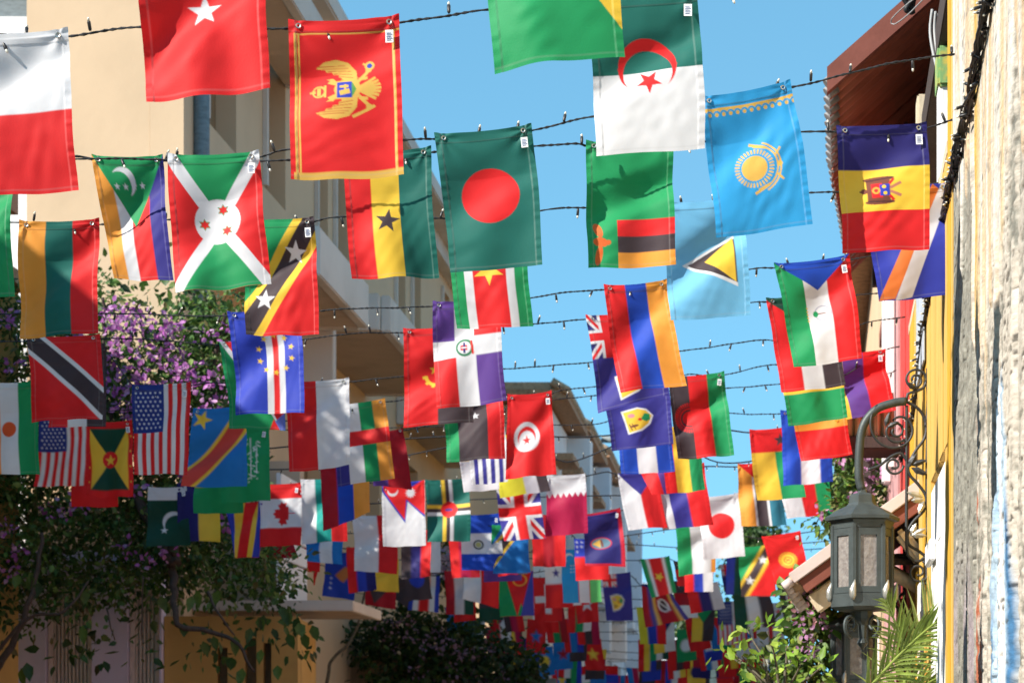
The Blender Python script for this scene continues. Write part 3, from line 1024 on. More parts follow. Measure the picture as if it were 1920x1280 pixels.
# flags: design, string, TL, TR, BL, BR (photo pixels), label
FL = [
 (d_star_moon, 0, (258, -170), (502, -180), (272, 188), (509, 170), "red flag with a large white star, cut by the top edge"),
 (d_yellow_corner, 0, (905, -235), (1150, -250), (927, 137), (1173, 108), "bright green flag with a yellow corner, cut by the top edge"),
 (hst((WH, .76), (R_, .76)), 1, (-85, 68), (128, 55), (-70, 375), (146, 357), "large flag, white above red, at the left edge"),
 (d_eagle, 1, (540, 40), (749, 30), (546, 339), (758, 328), "red flag with golden two headed eagle and gold borders"),
 (d_half_crescent, 1, (1098, -2), (1306, -18), (1117, 296), (1322, 280), "dark green over white flag with red crescent and star"),
 (vst((GR, 1.0)), 2, (-130, 302), (22, 298), (-120, 566), (30, 559), "plain green flag hanging behind the white over red flag"),
 (d_saltire, 2, (314, 290), (486, 284), (331, 551), (510, 532), "red and green flag with white diagonal cross and three stars"),
 (d_red_disc_teal, 2, (813, 252), (997, 234), (844, 513), (1017, 497), "dark teal flag with a big plain red disc"),
 (d_sun_ornament, 2, (1312, 183), (1482, 152), (1341, 452), (1523, 420), "sky blue flag with golden sun and ornamental gold band"),
 (d_four_stripes, 3, (172, 292), (305, 292), (214, 522), (327, 526), "green triangle flag with crescent over yellow, white, red, blue stripes"),
 (d_star_tricolor, 3, (644, 290), (808, 276), (660, 524), (823, 516), "red, yellow and green flag with a single black star"),
 (d_corner_block, 3, (1099, 266), (1262, 262), (1103, 503), (1267, 497), "green flag with orange bird and red, black, orange block"),
 (d_shield_bands, 3, (1567, 238), (1738, 231), (1580, 476), (1741, 468), "blue over yellow over red flag with brown eagle shield"),
 (t3(OR, TG, R_), 4, (36, 415), (187, 411), (38, 635), (187, 627), "orange, teal and red striped flag at the sunny left side"),
 (d_diag_stars, 4, (445, 412), (588, 408), (461, 628), (599, 628), "large near flag, black diagonal with two white stars, green and red corners"),
 (d_star_stripes5, 4, (838, 402), (985, 392), (857, 615), (1000, 612), "green, white, red striped flag with yellow star below the teal flag"),
 (d_left_triangle, 4, (1238, 380), (1392, 368), (1257, 602), (1408, 588), "pale blue flag with white, black and yellow triangle"),
 (d_ray_diag, 4, (1612, 352), (1782, 343), (1645, 570), (1788, 550), "blue flag with orange and white rays beside the peeling wall"),
 (d_centre_stripes, 5, (426, 586), (560, 578), (442, 778), (572, 776), "blue flag with yellow star ring and white, red, white stripe"),
 (d_cross_quarters, 5, (811, 566), (938, 560), (820, 769), (950, 752), "purple and red quartered flag with white cross and wreath"),
 (t3(R_, RB, OR), 5, (1132, 535), (1250, 525), (1164, 736), (1288, 722), "sunlit red, blue and orange striped flag against the sky"),
 (d_top_triangle, 5, (1451, 495), (1592, 478), (1488, 690), (1615, 672), "green, white, red flag with blue triangle and small tree emblem"),
 (d_diag_black, 6, (50, 632), (187, 628), (56, 790), (193, 786), "red flag with white edged black diagonal band"),
 (t3(R_, WH, BK), 7, (88, 648), (197, 645), (92, 803), (199, 800), "mostly hidden red, white, black flag behind the red flag with the black diagonal"),
 (d_namib, 6, (410, 641), (520, 636), (430, 803), (536, 808), "green flag with red diagonal half hidden behind the blue star ring flag"),
 (d_gear, 6, (756, 617), (882, 608), (757, 802), (888, 792), "red and black flag with yellow half gear and star"),
 (d_ensign, 6, (1098, 592), (1228, 582), (1122, 775), (1252, 740), "blue ensign with crosses and yellow shield, upper one of two"),
 (d_sudan, 6, (1436, 560), (1560, 550), (1466, 735), (1585, 722), "red, white, black striped flag with dark green top corner"),
 (d_orange_disc, 7, (-38, 716), (73, 714), (-30, 893), (76, 890), "white and green flag with orange disc at left edge"),
 (d_us, 7, (247, 722), (358, 717), (252, 890), (352, 890), "stars and stripes flag fully in view on the left"),
 (vst((R_, .47), (WH, .54)), 7, (536, 716), (655, 709), (543, 885), (658, 872), "red and white halved flag with dappled shade, centre left"),
 (vst((YE, .28), (PU, .34), (R_, .4)), 8, (1545, 668), (1660, 655), (1566, 790), (1678, 770), "purple and red flag behind the lamp bracket on the right"),
 (hst((R_, .5), (YE, .43), (GR, .6)), 7, (1455, 645), (1570, 635), (1478, 800), (1588, 783), "yellow over green banded flag under the red, white, black one"),
 (d_central, 8, (622, 760), (722, 747), (634, 912), (740, 897), "white, green and yellow flag crossed by a red band"),
 (d_white_roundel, 8, (952, 740), (1034, 733), (948, 899), (1043, 890), "red flag with white roundel holding a red crescent and star"),
 (d_crescent_dark, 8, (826, 724), (940, 714), (838, 868), (947, 860), "black banded flag with white crescent, green and red edges"),
 (d_rising, 8, (1252, 706), (1358, 697), (1271, 861), (1376, 853), "black, red and green flag with red rising sun"),
 (d_shield_blue, 8, (1125, 712), (1250, 700), (1148, 845), (1262, 832), "blue ensign with yellow shield of shell, lobster and cactus, lower one"),
 (d_congo, 8, (362, 766), (455, 760), (340, 912), (464, 912), "light blue flag with red diagonal and yellow star"),
 (d_us, 8, (75, 772), (165, 768), (62, 912), (168, 912), "stars and stripes flag partly hidden under the black diagonal flag"),
 (d_grenada, 9, (158, 790), (248, 788), (165, 932), (250, 930), "red bordered flag of green and yellow triangles with star"),
 (vst((R_, 1.0)), 10, (128, 812), (216, 810), (134, 949), (222, 950), "plain red flag behind the red bordered triangle flag"),
 (hst((GR, .55), (OR, .4), (R_, .7)), 8, (1478, 712), (1580, 702), (1503, 863), (1598, 852), "orange over red banded flag above the blue and white one"),
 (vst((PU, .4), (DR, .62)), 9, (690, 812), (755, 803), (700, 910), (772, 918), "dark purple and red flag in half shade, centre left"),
 (d_script, 10, (410, 804), (505, 797), (412, 945), (507, 938), "green flag with white script in the shade"),
 (hst((YE, .88), (GR, .7)), 11, (360, 842), (452, 840), (364, 962), (455, 960), "green flag with yellow top below the light blue star flag"),
 (vst((RB, .33), (WH, .36), (RB, .33)), 10, (1158, 762), (1258, 752), (1165, 888), (1265, 884), "blue, white, blue striped flag below the two ensigns"),
 (vst(*[(WH if k % 2 == 0 else MB, 1 / 9.) for k in range(9)]), 10, (868, 792), (945, 786), (884, 908), (952, 902), "blue and white pinstriped flag beside the red crescent roundel flag"),
 (d_vatican, 11, (852, 812), (930, 806), (870, 922), (936, 918), "grey white flag with yellow top, centre of the street"),
 (vst((RB, .37), (WH, .38), (RB, .27)), 10, (1463, 770), (1550, 762), (1468, 911), (1562, 903), "bright blue, white, blue striped flag near the lantern"),
 (d_bissau, 11, (1405, 806), (1490, 797), (1420, 938), (1510, 932), "red topped yellow and green flag with black star"),
 (vst((WH, .4), (R_, .31), (GR, .31)), 12, (1452, 852), (1550, 843), (1475, 972), (1563, 964), "white, red, green striped flag left of the lantern"),
 (d_mozamb, 13, (1383, 870), (1458, 862), (1390, 986), (1475, 984), "yellow, black and blue striped flag with red top triangle"),
 (vst((R_, .3), (YE, .37), (GR, .34)), 11, (1238, 800), (1312, 795), (1250, 925), (1322, 918), "yellow and green flag below the rising sun flag"),
 (vst((GY, .26), (MB, .34), (R_, .41)), 13, (1222, 880), (1320, 868), (1243, 992), (1338, 984), "grey, blue, red striped flag beside the white red disc flag"),
 (d_wedge, 13, (1158, 888), (1232, 880), (1178, 994), (1252, 988), "white and red flag with blue wedge in the sun"),
 (vst((R_, .45), (PU, .56)), 12, (1175, 818), (1262, 810), (1222, 928), (1274, 922), "small red and purple flag above the blue wedge flag"),
 (d_zigzag, 13, (1025, 891), (1097, 888), (1022, 1004), (1102, 998), "maroon flag with white zigzag top"),
 (d_pennant, 13, (716, 906), (797, 900), (718, 1024), (799, 1022), "white flag with two red pennants in dappled light"),
 (d_green_cross, 13, (797, 900), (878, 896), (800, 1016), (882, 1014), "green flag with striped cross and red disc"),
 (vst((LIME, .52), (GY, .27), (BK, .22)), 12, (925, 815), (1008, 810), (938, 934), (1032, 920), "lime yellow, grey and black flag above the crossed jack"),
 (d_jack, 13, (930, 906), (1012, 901), (945, 1014), (1024, 1008), "red, white and blue crossed jack flag in the centre"),
 (d_moon_green, 13, (278, 913), (350, 912), (275, 1025), (358, 1022), "dark green flag with white moon and star among leaves"),
 (vst((NV, .50), (YE, .51)), 13, (333, 906), (412, 906), (334, 1014), (415, 1016), "navy and yellow halved flag before the bougainvillea"),
 (d_maple, 13, (485, 908), (564, 905), (487, 1025), (564, 1022), "red and white flag with red maple leaf lying sideways"),
 (t3(WH, TE, R_), 13, (563, 899), (645, 896), (566, 1020), (652, 1014), "white, turquoise and red flag beside the maple leaf"),
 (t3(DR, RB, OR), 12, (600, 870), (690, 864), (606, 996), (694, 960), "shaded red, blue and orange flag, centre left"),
 (d_rays, 13, (420, 944), (492, 940), (440, 1045), (486, 1045), "red flag with blue and yellow rays beside the maple leaf"),
 (vst((WH, .56), (R_, .46)), 15, (660, 966), (742, 963), (664, 1070), (745, 1076), "white and red halved flag in shade below the pennants"),
 (d_emblem_bands, 15, (862, 966), (937, 962), (866, 1068), (945, 1070), "blue, white, blue banded flag with round wreath emblem"),
 (d_tanz, 15, (922, 984), (990, 982), (925, 1075), (995, 1073), "blue flag with yellow edged black diagonal"),
 (d_border_eye, 15, (1090, 965), (1163, 952), (1097, 1060), (1173, 1062), "navy flag with red border and oval emblem"),
 (d_half_star, 18, (1020, 1048), (1072, 1046), (1023, 1140), (1074, 1138), "white over red flag with one blue star"),
 (d_blue_stars, 17, (1053, 1030), (1125, 1026), (1056, 1130), (1128, 1128), "light blue, white, green flag with small crescent"),
 (d_canton_red, 16, (1076, 1010), (1140, 1006), (1080, 1088), (1142, 1086), "red flag with blue starred corner behind the navy one"),
 (d_red_disc_white, 14, (1308, 932), (1385, 924), (1318, 1050), (1396, 1043), "white flag with a big plain red disc"),
 (vst((GR, .38), (WH, .50), (OR, .14)), 16, (1266, 986), (1335, 980), (1272, 1080), (1342, 1072), "green, white, orange flag beside the white flag with red disc"),
 (d_diag_stars, 17, (1384, 1026), (1445, 1020), (1390, 1118), (1456, 1118), "small far flag, black diagonal with two white stars, green corner"),
 (d_sun_red, 16, (1428, 1006), (1500, 995), (1453, 1095), (1518, 1090), "red flag with small rayed golden sun near the lantern"),
 (d_kenya, 19, (1455, 1090), (1513, 1086), (1470, 1163), (1516, 1165), "black, white edged red and green flag beside the lantern"),
 (d_star_stripes5, 18, (1200, 1048), (1255, 1042), (1222, 1121), (1268, 1110), "far green, white, red flag with small yellow star"),
 (d_shield_stripes, 19, (1203, 1098), (1258, 1108), (1210, 1176), (1292, 1160), "dark red flag with black and white shield"),
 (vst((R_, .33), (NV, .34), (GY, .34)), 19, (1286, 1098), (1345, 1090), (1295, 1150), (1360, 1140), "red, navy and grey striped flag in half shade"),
 (hst((BK, .5), (R_, 1.1)), 18, (1262, 1052), (1336, 1046), (1270, 1098), (1336, 1095), "black over red flag beneath the green, white, orange one"),
 (d_nz, 20, (1350, 1058), (1385, 1055), (1358, 1110), (1388, 1110), "small navy starred flag left of the small black diagonal flag"),
 (d_us, 21, (1345, 1128), (1395, 1124), (1345, 1208), (1402, 1208), "tiny stars and stripes flag above the green leaves"),
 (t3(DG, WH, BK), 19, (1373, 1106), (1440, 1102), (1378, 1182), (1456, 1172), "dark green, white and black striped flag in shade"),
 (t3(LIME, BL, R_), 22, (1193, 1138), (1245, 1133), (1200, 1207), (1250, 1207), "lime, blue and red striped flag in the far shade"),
 (d_shield_blue, 19, (1128, 1076), (1182, 1072), (1137, 1163), (1187, 1163), "far dark navy ensign with two pale shields"),
 (d_map, 18, (612, 1038), (674, 1032), (605, 1117), (664, 1125), "deep blue flag with brown map shape and stars"),
 (vst((AZ, .36), (WH, .36), (AZ, .3)), 16, (574, 1000), (646, 997), (577, 1052), (642, 1058), "sky blue, white, sky blue flag in shade"),
 (d_costa, 20, (772, 1081), (825, 1079), (765, 1143), (822, 1148), "blue, white and broad red striped flag in shade"),
 (vst((R_, .5), (WH, .52)), 17, (752, 1010), (825, 1006), (756, 1072), (826, 1072), "red and white halved flag below the green cross flag"),
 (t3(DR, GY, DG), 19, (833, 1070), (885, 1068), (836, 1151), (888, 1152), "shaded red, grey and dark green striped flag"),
 (vst((WH, .5), (R_, .52)), 18, (866, 1050), (934, 1048), (868, 1122), (934, 1140), "white and red flag with dapples under the wreath flag"),
 (d_three_rays, 19, (932, 1072), (1000, 1070), (938, 1156), (1002, 1154), "green, red and blue rayed flag in the shade"),
 (d_cross_red, 20, (998, 1082), (1052, 1080), (1003, 1166), (1054, 1164), "red flag with plain white cross"),
 (hst((PU, 1.6)), 17, (902, 1034), (976, 1032), (907, 1090), (978, 1088), "plain purple flag under the blue flag with black diagonal"),
 (vst((YE, 1.0)), 18, (690, 1050), (748, 1048), (692, 1106), (748, 1110), "plain yellow flag in the shade, centre left"),
 (d_black_wedge, 19, (684, 1080), (742, 1078), (684, 1132), (742, 1142), "red flag with black wedge below the plain yellow one"),
 (hst((BK, 1.6)), 20, (742, 1082), (775, 1080), (740, 1122), (772, 1146), "black flag behind the blue, white and broad red striped one"),
 (hst((AZ, 1.6)), 22, (834, 1138), (888, 1138), (838, 1188), (888, 1190), "plain azure flag at the edge of the dark creeper"),
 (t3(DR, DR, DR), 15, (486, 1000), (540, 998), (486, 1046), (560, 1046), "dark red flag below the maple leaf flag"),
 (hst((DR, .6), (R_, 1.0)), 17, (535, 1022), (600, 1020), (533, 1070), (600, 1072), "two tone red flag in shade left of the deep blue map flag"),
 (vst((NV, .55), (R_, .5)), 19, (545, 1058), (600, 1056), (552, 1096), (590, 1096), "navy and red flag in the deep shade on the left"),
 (d_georgia, 21, (1418, 1130), (1470, 1128), (1420, 1210), (1472, 1208), "white flag with five red crosses behind the green leaves"),
 (hst((GY, .5), (R_, .5), (GY, .6)), 23, (1412, 1150), (1455, 1148), (1414, 1220), (1456, 1220), "grey banded flag with red middle behind green leaves"),
]
BASIC = [("red", R_), ("white", WH), ("green", GR), ("blue", BL), ("yellow", YE), ("black", BK), ("azure", AZ), ("maroon", MAR), ("navy", NV), ("dark green", DG), ("dark red", DR)]


def cord_y(s, px):
    pts = sorted(STR[s][1])
    if px <= pts[0][0]:
        return pts[0][1]
    for (xa, ya), (xb, yb) in zip(pts, pts[1:]):
        if px <= xb:
            return ya + (yb - ya) * (px - xa) / (xb - xa)
    return pts[-1][1]


def make_filler():
    fr = random.Random(77)
    seen = set()
    out = []
    for s in range(15, 30):
        d = STR[s][0]
        w = .305 * F / d
        L = max(1400 - 19000 / d + 1.2 * w, 480)
        Rr = 1543 + 1748 / d - 0.6 * w
        Rr = min(Rr, 1470 if d < 30 else 1520)
        if d < 26:
            L = max(L, 560 if d < 24 else 760)
        if s >= 20:
            L = 760 + (cord_y(s, 900) - 1094) * 1.5
        x = L + fr.random() * w * .6
        n = 0
        sz = "small shaded" if d < 24 else "tiny far"
        while x < Rr - w:
            clash = any(f[1] == s and not (f[2][0] > x + w + 2 or f[3][0] < x - 2) for f in FL)
            near = d < 24 and (1120 < x + w and x < 1275)
            gap = d < 33 and 1140 < x + w / 2 < 1215
            if not clash and not near and not gap and fr.random() < (0.8 if d < 21 else 0.92):
                for _ in range(60):
                    kind = fr.choice("vvvhhdcb")
                    a, b, c = fr.sample(range(len(BASIC)), 3)
                    if fr.random() < .55:
                        c = fr.choice([0, 0, 1, 3])
                    if fr.random() < .5:
                        a = 0
                    if fr.random() < .4:
                        b = 1
                    if a == b or b == c:
                        continue
                    key = (kind, a, b, c)
                    if kind == "d":
                        key = (kind, a, b, 0)
                    if kind == "b":
                        key = (kind, a, b, 0)
                    if key in seen:
                        continue
                    seen.add(key)
                    break
                na, nb, nc = BASIC[a][0], BASIC[b][0], BASIC[c][0]
                ca, cb, cc = BASIC[a][1], BASIC[b][1], BASIC[c][1]
                if kind == "v":
                    fn, lab = t3(ca, cb, cc), f"{sz} flag of upright {na}, {nb} and {nc} stripes"
                elif kind == "h":
                    fn, lab = h3(ca, cb, cc), f"{sz} flag of level {na}, {nb} and {nc} bands"
                elif kind == "d":
                    def fn(cv, ca=ca, cb=cb):
                        cv.fill(ca); cv.circ(.5, .75, .3, cb)
                    lab = f"{sz} {na} flag with a {nb} disc"
                elif kind == "c":
                    def fn(cv, ca=ca, cb=cb, cc=cc):
                        cv.vs((ca, .5), (cb, .51)); cv.poly([(0, 0), (1, 0), (.5, .7)], cc)
                    lab = f"{sz} {na} and {nb} flag with {nc} triangle"
                else:
                    def fn(cv, ca=ca, cb=cb):
                        cv.fill(ca); cv.star(.5, .75, .34, cb)
                    lab = f"{sz} {na} flag with a {nb} star"
                y0 = cord_y(s, x) - 3 + fr.uniform(-3, 3)
                y1 = cord_y(s, x + w) - 3 + fr.uniform(-3, 3)
                h = .457 * F / d
                sk = fr.uniform(-.10, .28) * w
                w = w * fr.uniform(.8, 1.0)
                out.append((fn, s, (x, y0), (x + w, y1), (x + sk, y0 + h), (x + w * fr.uniform(.94, 1.0) + sk, y1 + h * fr.uniform(.93, 1)), lab))
                n += 1
            w = .305 * F / d
            x += w * fr.uniform(1.05, 1.5)
    return out


GROMMET = None


def make_grommet():
    bm = bmesh.new()
    n, k = 12, 5
    vs = [[bm.verts.new(((.0062 + .0024 * math.cos(2 * math.pi * j / k)) * math.cos(2 * math.pi * i / n), .0022 * math.sin(2 * math.pi * j / k), (.0062 + .0024 * math.cos(2 * math.pi * j / k)) * math.sin(2 * math.pi * i / n))) for j in range(k)] for i in range(n)]
    for i in range(n):
        for j in range(k):
            bm.faces.new((vs[i][j], vs[(i + 1) % n][j], vs[(i + 1) % n][(j + 1) % k], vs[i][(j + 1) % k]))
    me = bpy.data.meshes.new("grommet")
    bmesh.ops.recalc_face_normals(bm, faces=bm.faces[:])
    bm.to_mesh(me)
    bm.free()
    me.materials.append(M['brass'])
    return me


def make_tag():
    bm = bmesh.new()
    box(bm, W3, -.011, .011, -.0012, 0, -.036, 0)
    for k in range(5):
        box(bm, W3, -.008, .005 + .003 * (k % 2), -.0026, -.0011, -.010 - .005 * k, -.008 - .005 * k, 1)
    me = bpy.data.meshes.new("care_tag")
    bmesh.ops.recalc_face_normals(bm, faces=bm.faces[:])
    bm.to_mesh(me)
    bm.free()
    me.materials.append(M['tagw'])
    me.materials.append(simple("care_tag_print", (0.16, 0.2, 0.32), 0.8))
    return me


GROMMET, CTAG = make_grommet(), make_tag()
TAGGED = {d_eagle, d_half_crescent, d_saltire, d_red_disc_teal, d_shield_bands, d_diag_stars, d_top_triangle, d_rising, d_white_roundel, d_maple, d_border_eye, d_sun_red, d_script, d_emblem_bands}
GRP = "flags hung on cords across the street"


def build_flag(spec, k):
    fn, s, TL, TR, BL_, BR_, label = spec
    d = STR[s][0]
    wpx = math.hypot(TR[0] - TL[0], TR[1] - TL[1])
    nx = 120 if wpx > 140 else 84 if wpx > 100 else 52 if wpx > 68 else 24 if wpx > 40 else 14
    ny = int(nx * 1.45)
    cv = Cv(nx, ny, 3 if nx < 100 else 2)
    fn(cv)
    cols = cv.done(nx > 80)
    g = np.random.RandomState(1000 + k)
    u = np.linspace(0, 1, nx + 1)
    v = np.linspace(0, 1, ny + 1)
    U, V = np.meshgrid(u, v)
    cx = [TL[0], TR[0], BL_[0], BR_[0]]
    cy = [TL[1], TR[1], BL_[1], BR_[1]]
    bil = lambda c: c[0] * (1 - U) * (1 - V) + c[1] * U * (1 - V) + c[2] * (1 - U) * V + c[3] * U * V
    X, Y = bil(cx), bil(cy)
    hpx = abs(BL_[1] - TL[1])
    # the top sags between the two eyelets, the sides bow, the hem lifts
    sag = g.uniform(.004, .018)
    Y = Y + hpx * sag * np.sin(np.pi * np.clip((U - .06) / .88, 0, 1)) * np.exp(-V * 5)
    Y = Y - hpx * np.exp(-V * 14) * .012 * (np.exp(-((U - .0) / .05) ** 2) + np.exp(-((U - 1.) / .05) ** 2))
    X = X + wpx * g.uniform(-.03, .03) * np.sin(np.pi * V) + wpx * .008 * np.sin(V * g.uniform(8, 14) + g.uniform(0, 6)) * (U - .5)
    Y = Y + hpx * g.uniform(-.012, .012) * np.sin(np.pi * U) * V + hpx * .004 * np.sin(U * g.uniform(8, 14) + g.uniform(0, 6)) * V
    # depth relief in units of flag width
    a = g.uniform(-.05, .05)
    D = a * np.sin(np.pi * U) * V
    ang = g.uniform(.75, 1.15)
    t = U * math.cos(ang) + 1.5 * V * math.sin(ang)
    t0 = g.uniform(.55, 1.0)
    wv = g.uniform(.20, .34)
    amp = g.uniform(.07, .20) * (1.0 if g.rand() < .8 else .3)
    D += amp * (1 / (1 + np.exp(-(t - t0 + wv) / (wv * .30))) - 1.15 / (1 + np.exp(-(t - t0 - wv * .35) / (wv * .22)))) * np.clip(V * 3, 0, 1)
    for _ in range(2):
        D += g.uniform(.010, .030) * np.sin(2 * np.pi * (g.uniform(.8, 1.9) * U + g.uniform(-.6, .6) * V) + g.uniform(0, 6)) * np.clip(V * 1.4, .0, 1)
    for ex in (.08, .92):                                   # folds run from the eyelets
        rr = np.hypot(U - ex, 1.5 * (V - .03)) + 1e-6
        th = np.arctan2(1.5 * (V - .03), (U - ex))
        D += g.uniform(.006, .016) * np.sin(th * g.uniform(4, 7) + g.uniform(0, 6)) * np.exp(-rr * 3.2) * np.clip(rr * 8, 0, 1)
    for _ in range(5):
        q = g.uniform(2.5, 6.5)
        b = g.uniform(0, 6.28)
        D += g.uniform(.0006, .0022) * np.sin(2 * np.pi * q * (U * math.cos(b) + 1.5 * V * math.sin(b)) + g.uniform(0, 6) + 2.2 * np.sin(5 * V + 4 * U + b)) * vnoise(U * 4 + k, V * 5, k)
    if g.rand() < .6:                                       # one lower corner curls
        uc = g.randint(2)
        D += g.uniform(-.14, .14) * np.exp(-(((U - uc) / .34) ** 2 + ((V - 1) / .24) ** 2))
    D += .006 * (vnoise(U * 6 + k, V * 8, k + 9) - .5)
    if nx > 50:                                             # doubled hems stand proud
        D -= .0055 * ((U < .062) | (U > .938)) + .0055 * (V < .07)
        puck = .004 * np.sin(V * 90 + g.uniform(0, 6)) * (vnoise(V * 22, U * 0 + 1, k + 3)) * ((U < .062) | (U > .938))
        D += puck
    D *= .305
    dd = d + D
    # keep its place in space: move along y only
    vx = (X - 960) / F * d
    vz = CAMZ + (1390 - Y) / F * d
    verts = np.stack([vx, dd, vz], -1).reshape(-1, 3)
    idx = np.arange((nx + 1) * (ny + 1)).reshape(ny + 1, nx + 1)
    faces = np.stack([idx[:-1, :-1], idx[1:, :-1], idx[1:, 1:], idx[:-1, 1:]], -1).reshape(-1, 4)
    org = P((TL[0] + TR[0]) / 2, (TL[1] + TR[1]) / 2, d)
    o = np_mesh("flag", verts, faces, M['cloth'], None, cols, True, org)
    tag(o, label, "flag", GRP)
    VV = verts.reshape(ny + 1, nx + 1, 3)
    gp = []
    for fx in (.09, .91):
        i, j = int(round(.035 * ny)), int(round(fx * nx))
        p = VV[i, j]
        gp.append(Vector(p))
        if d < 13:
            e = bpy.data.objects.new("grommet", GROMMET)
            e.location = Vector(p) - Vector(org) - Vector((0, .0035, 0))
            link(e, o)
    if fn in TAGGED or (fn is d_us and TL[0] > 240) or (d < 21 and k > 30 and g.rand() < .22):
        i, j = int(round(.085 * ny)), int(round(.91 * nx))
        e = bpy.data.objects.new("care_tag", CTAG)
        e.location = Vector(VV[i, j]) - Vector(org) - Vector((0, .008, 0))
        e.rotation_euler = (g.uniform(-.2, .05), g.uniform(-.15, .15), 0)
        link(e, o)
    return gp


ALLF = FL + make_filler()
CORDPTS = {s: [] for s in STR}
for k, spec in enumerate(ALLF):
    CORDPTS[spec[1]] += build_flag(spec, k)
print("flags", len(ALLF))


# ------------------------------------------------------------------ light cords
def make_bulb():
    bm = bmesh.new()
    tube(bm, [(0, 0, 0), (0, 0, .004), (0, 0, .024), (0, 0, .026)], [.003, .0048, .0052, .004], 8)
    tube(bm, [(0, 0, .026), (0, 0, .033), (0, 0, .037)], [.0036, .0036, .0012], 8, True, 1)
    me = bpy.data.meshes.new("bulb")
    bmesh.ops.recalc_face_normals(bm, faces=bm.faces[:])
    bm.to_mesh(me)
    bm.free()
    me.materials.append(M['socket'])
    me.materials.append(M['bulb'])
    return me


BULB = make_bulb()
CGRP = "cords of small lights across the street"
ORD = ["nearest", "second", "third", "fourth", "fifth", "sixth", "seventh", "eighth", "ninth", "tenth", "eleventh", "twelfth", "thirteenth", "fourteenth", "fifteenth", "sixteenth", "seventeenth", "eighteenth", "nineteenth", "twentieth", "twenty first", "twenty second", "twenty third", "twenty fourth", "twenty fifth", "twenty sixth", "twenty seventh", "twenty eighth", "twenty ninth", "thirtieth"]
CWHAT = {0: "the star and yellow corner flags", 1: "the golden eagle flag", 2: "the teal flag with red disc", 3: "the black star flag", 4: "the pale blue triangle flag", 5: "the purple quartered flag", 6: "the half gear flag", 7: "the whole stars and stripes flag", 8: "the rising sun flag", 9: "the red bordered triangle flag", 10: "the white script flag", 11: "the red topped black star flag", 12: "the lime yellow and black flag", 13: "the maple leaf flag", 14: "the white flag with red disc", 15: "the wreath flag", 16: "the rayed golden sun flag", 17: "the small crescent flag", 18: "the deep blue map flag", 19: "the black and white shield flag", 20: "the plain white cross flag", 21: "the tiny stars and stripes flag", 22: "the lime, blue, red flag"}
for s, (d, pts) in STR.items():
    ypl = d + .006
    allp = [P(x, y, ypl) for x, y in pts]
    flagged = [Vector((p.x, p.y + .014, p.z)) for p in CORDPTS[s]]
    xs = [p.x for p in flagged]
    allp = [p for p in allp if all(abs(p.x - x) > .05 for x in xs)] + flagged
    allp.sort(key=lambda p: p.x)
    merged = []
    for p in allp:
        if merged and p.x - merged[-1].x < .03:
            continue
        merged.append(p)
    # anchors on the houses
    xl = -4.97 + LSL * d
    merged.insert(0, Vector((xl, d, merged[0].z + .12)))
    xr = .46 + RSL * d
    if s >= 2:
        merged = [p for p in merged if p.x < xr - .08]
        merged.append(Vector((xr - .02, d + .02, merged[-1].z + .035)))
    else:
        merged.append(Vector((xr + .02, d + .02, merged[-1].z + .10)))
    line = cat_rom(merged, .02 if d < 13 else .05)
    org = line[len(line) // 2].copy()
    bm = bmesh.new()
    if d < 13:
        acc = 0
        a, b = [], []
        for i, p in enumerate(line):
            if i:
                acc += (p - line[i - 1]).length
            ph = acc / .055 * 2 * math.pi + math.sin(acc * 3) * 1.5
            wob = Vector((0, .001 * math.sin(acc * 41), .0016 * math.sin(acc * 13) + .0008 * math.sin(acc * 37)))
            off = Vector((0, math.cos(ph), math.sin(ph))) * .0024
            a.append(p + off + wob)
            b.append(p - off + wob)
        tube(bm, a, .0025, 5)
        tube(bm, b, .0025, 5)
    else:
        tube(bm, line, .0052, 5)
    what = CWHAT.get(s)
    lab = f"black light cord holding {what}" if what else f"far shaded light cord, {ORD[s]} counted from the camera"
    root = finish("string_light", bm, M['cord'], None, True, org)
    tag(root, lab, "string light", CGRP)
    br = random.Random(300 + s)
    acc, nxt = 0, .05
    spots = []
    for i in range(1, len(line)):
        acc += (line[i] - line[i - 1]).length
        if acc >= nxt:
            nxt = acc + br.uniform(.09, .19)
            spots.append(line[i])
    if d < 13:
        for p in spots:
            sx = (p.x / p.y) * F + 960
            if sx < -60 or sx > 1980 or (1390 - (p.z - CAMZ) / p.y * F) < -80:
                continue
            up = br.random() < .45
            e = bpy.data.objects.new("bulb", BULB)
            e.location = p - org + Vector((0, -.004, .003 if up else -.003))
            e.rotation_euler = (br.uniform(-.5, .5) + (0 if up else math.pi), br.uniform(-.45, .45), 0)
            link(e, root)
    else:
        bm = bmesh.new()
        for p in spots:
            sx = (p.x / p.y) * F + 960
            if sx < -60 or sx > 1980:
                continue
            up = 1 if br.random() < .45 else -1
            q = p + Vector((br.uniform(-.01, .01), br.uniform(-.01, .01), up * .026))
            tube(bm, [p, q], [.004, .005], 5)
            tube(bm, [q, q + (q - p) * .45], [.0036, .002], 5, True, 1)
        e = finish("bulb_row", bm, [M['socket'], M['bulb']], root)
        e["kind"] = "stuff"

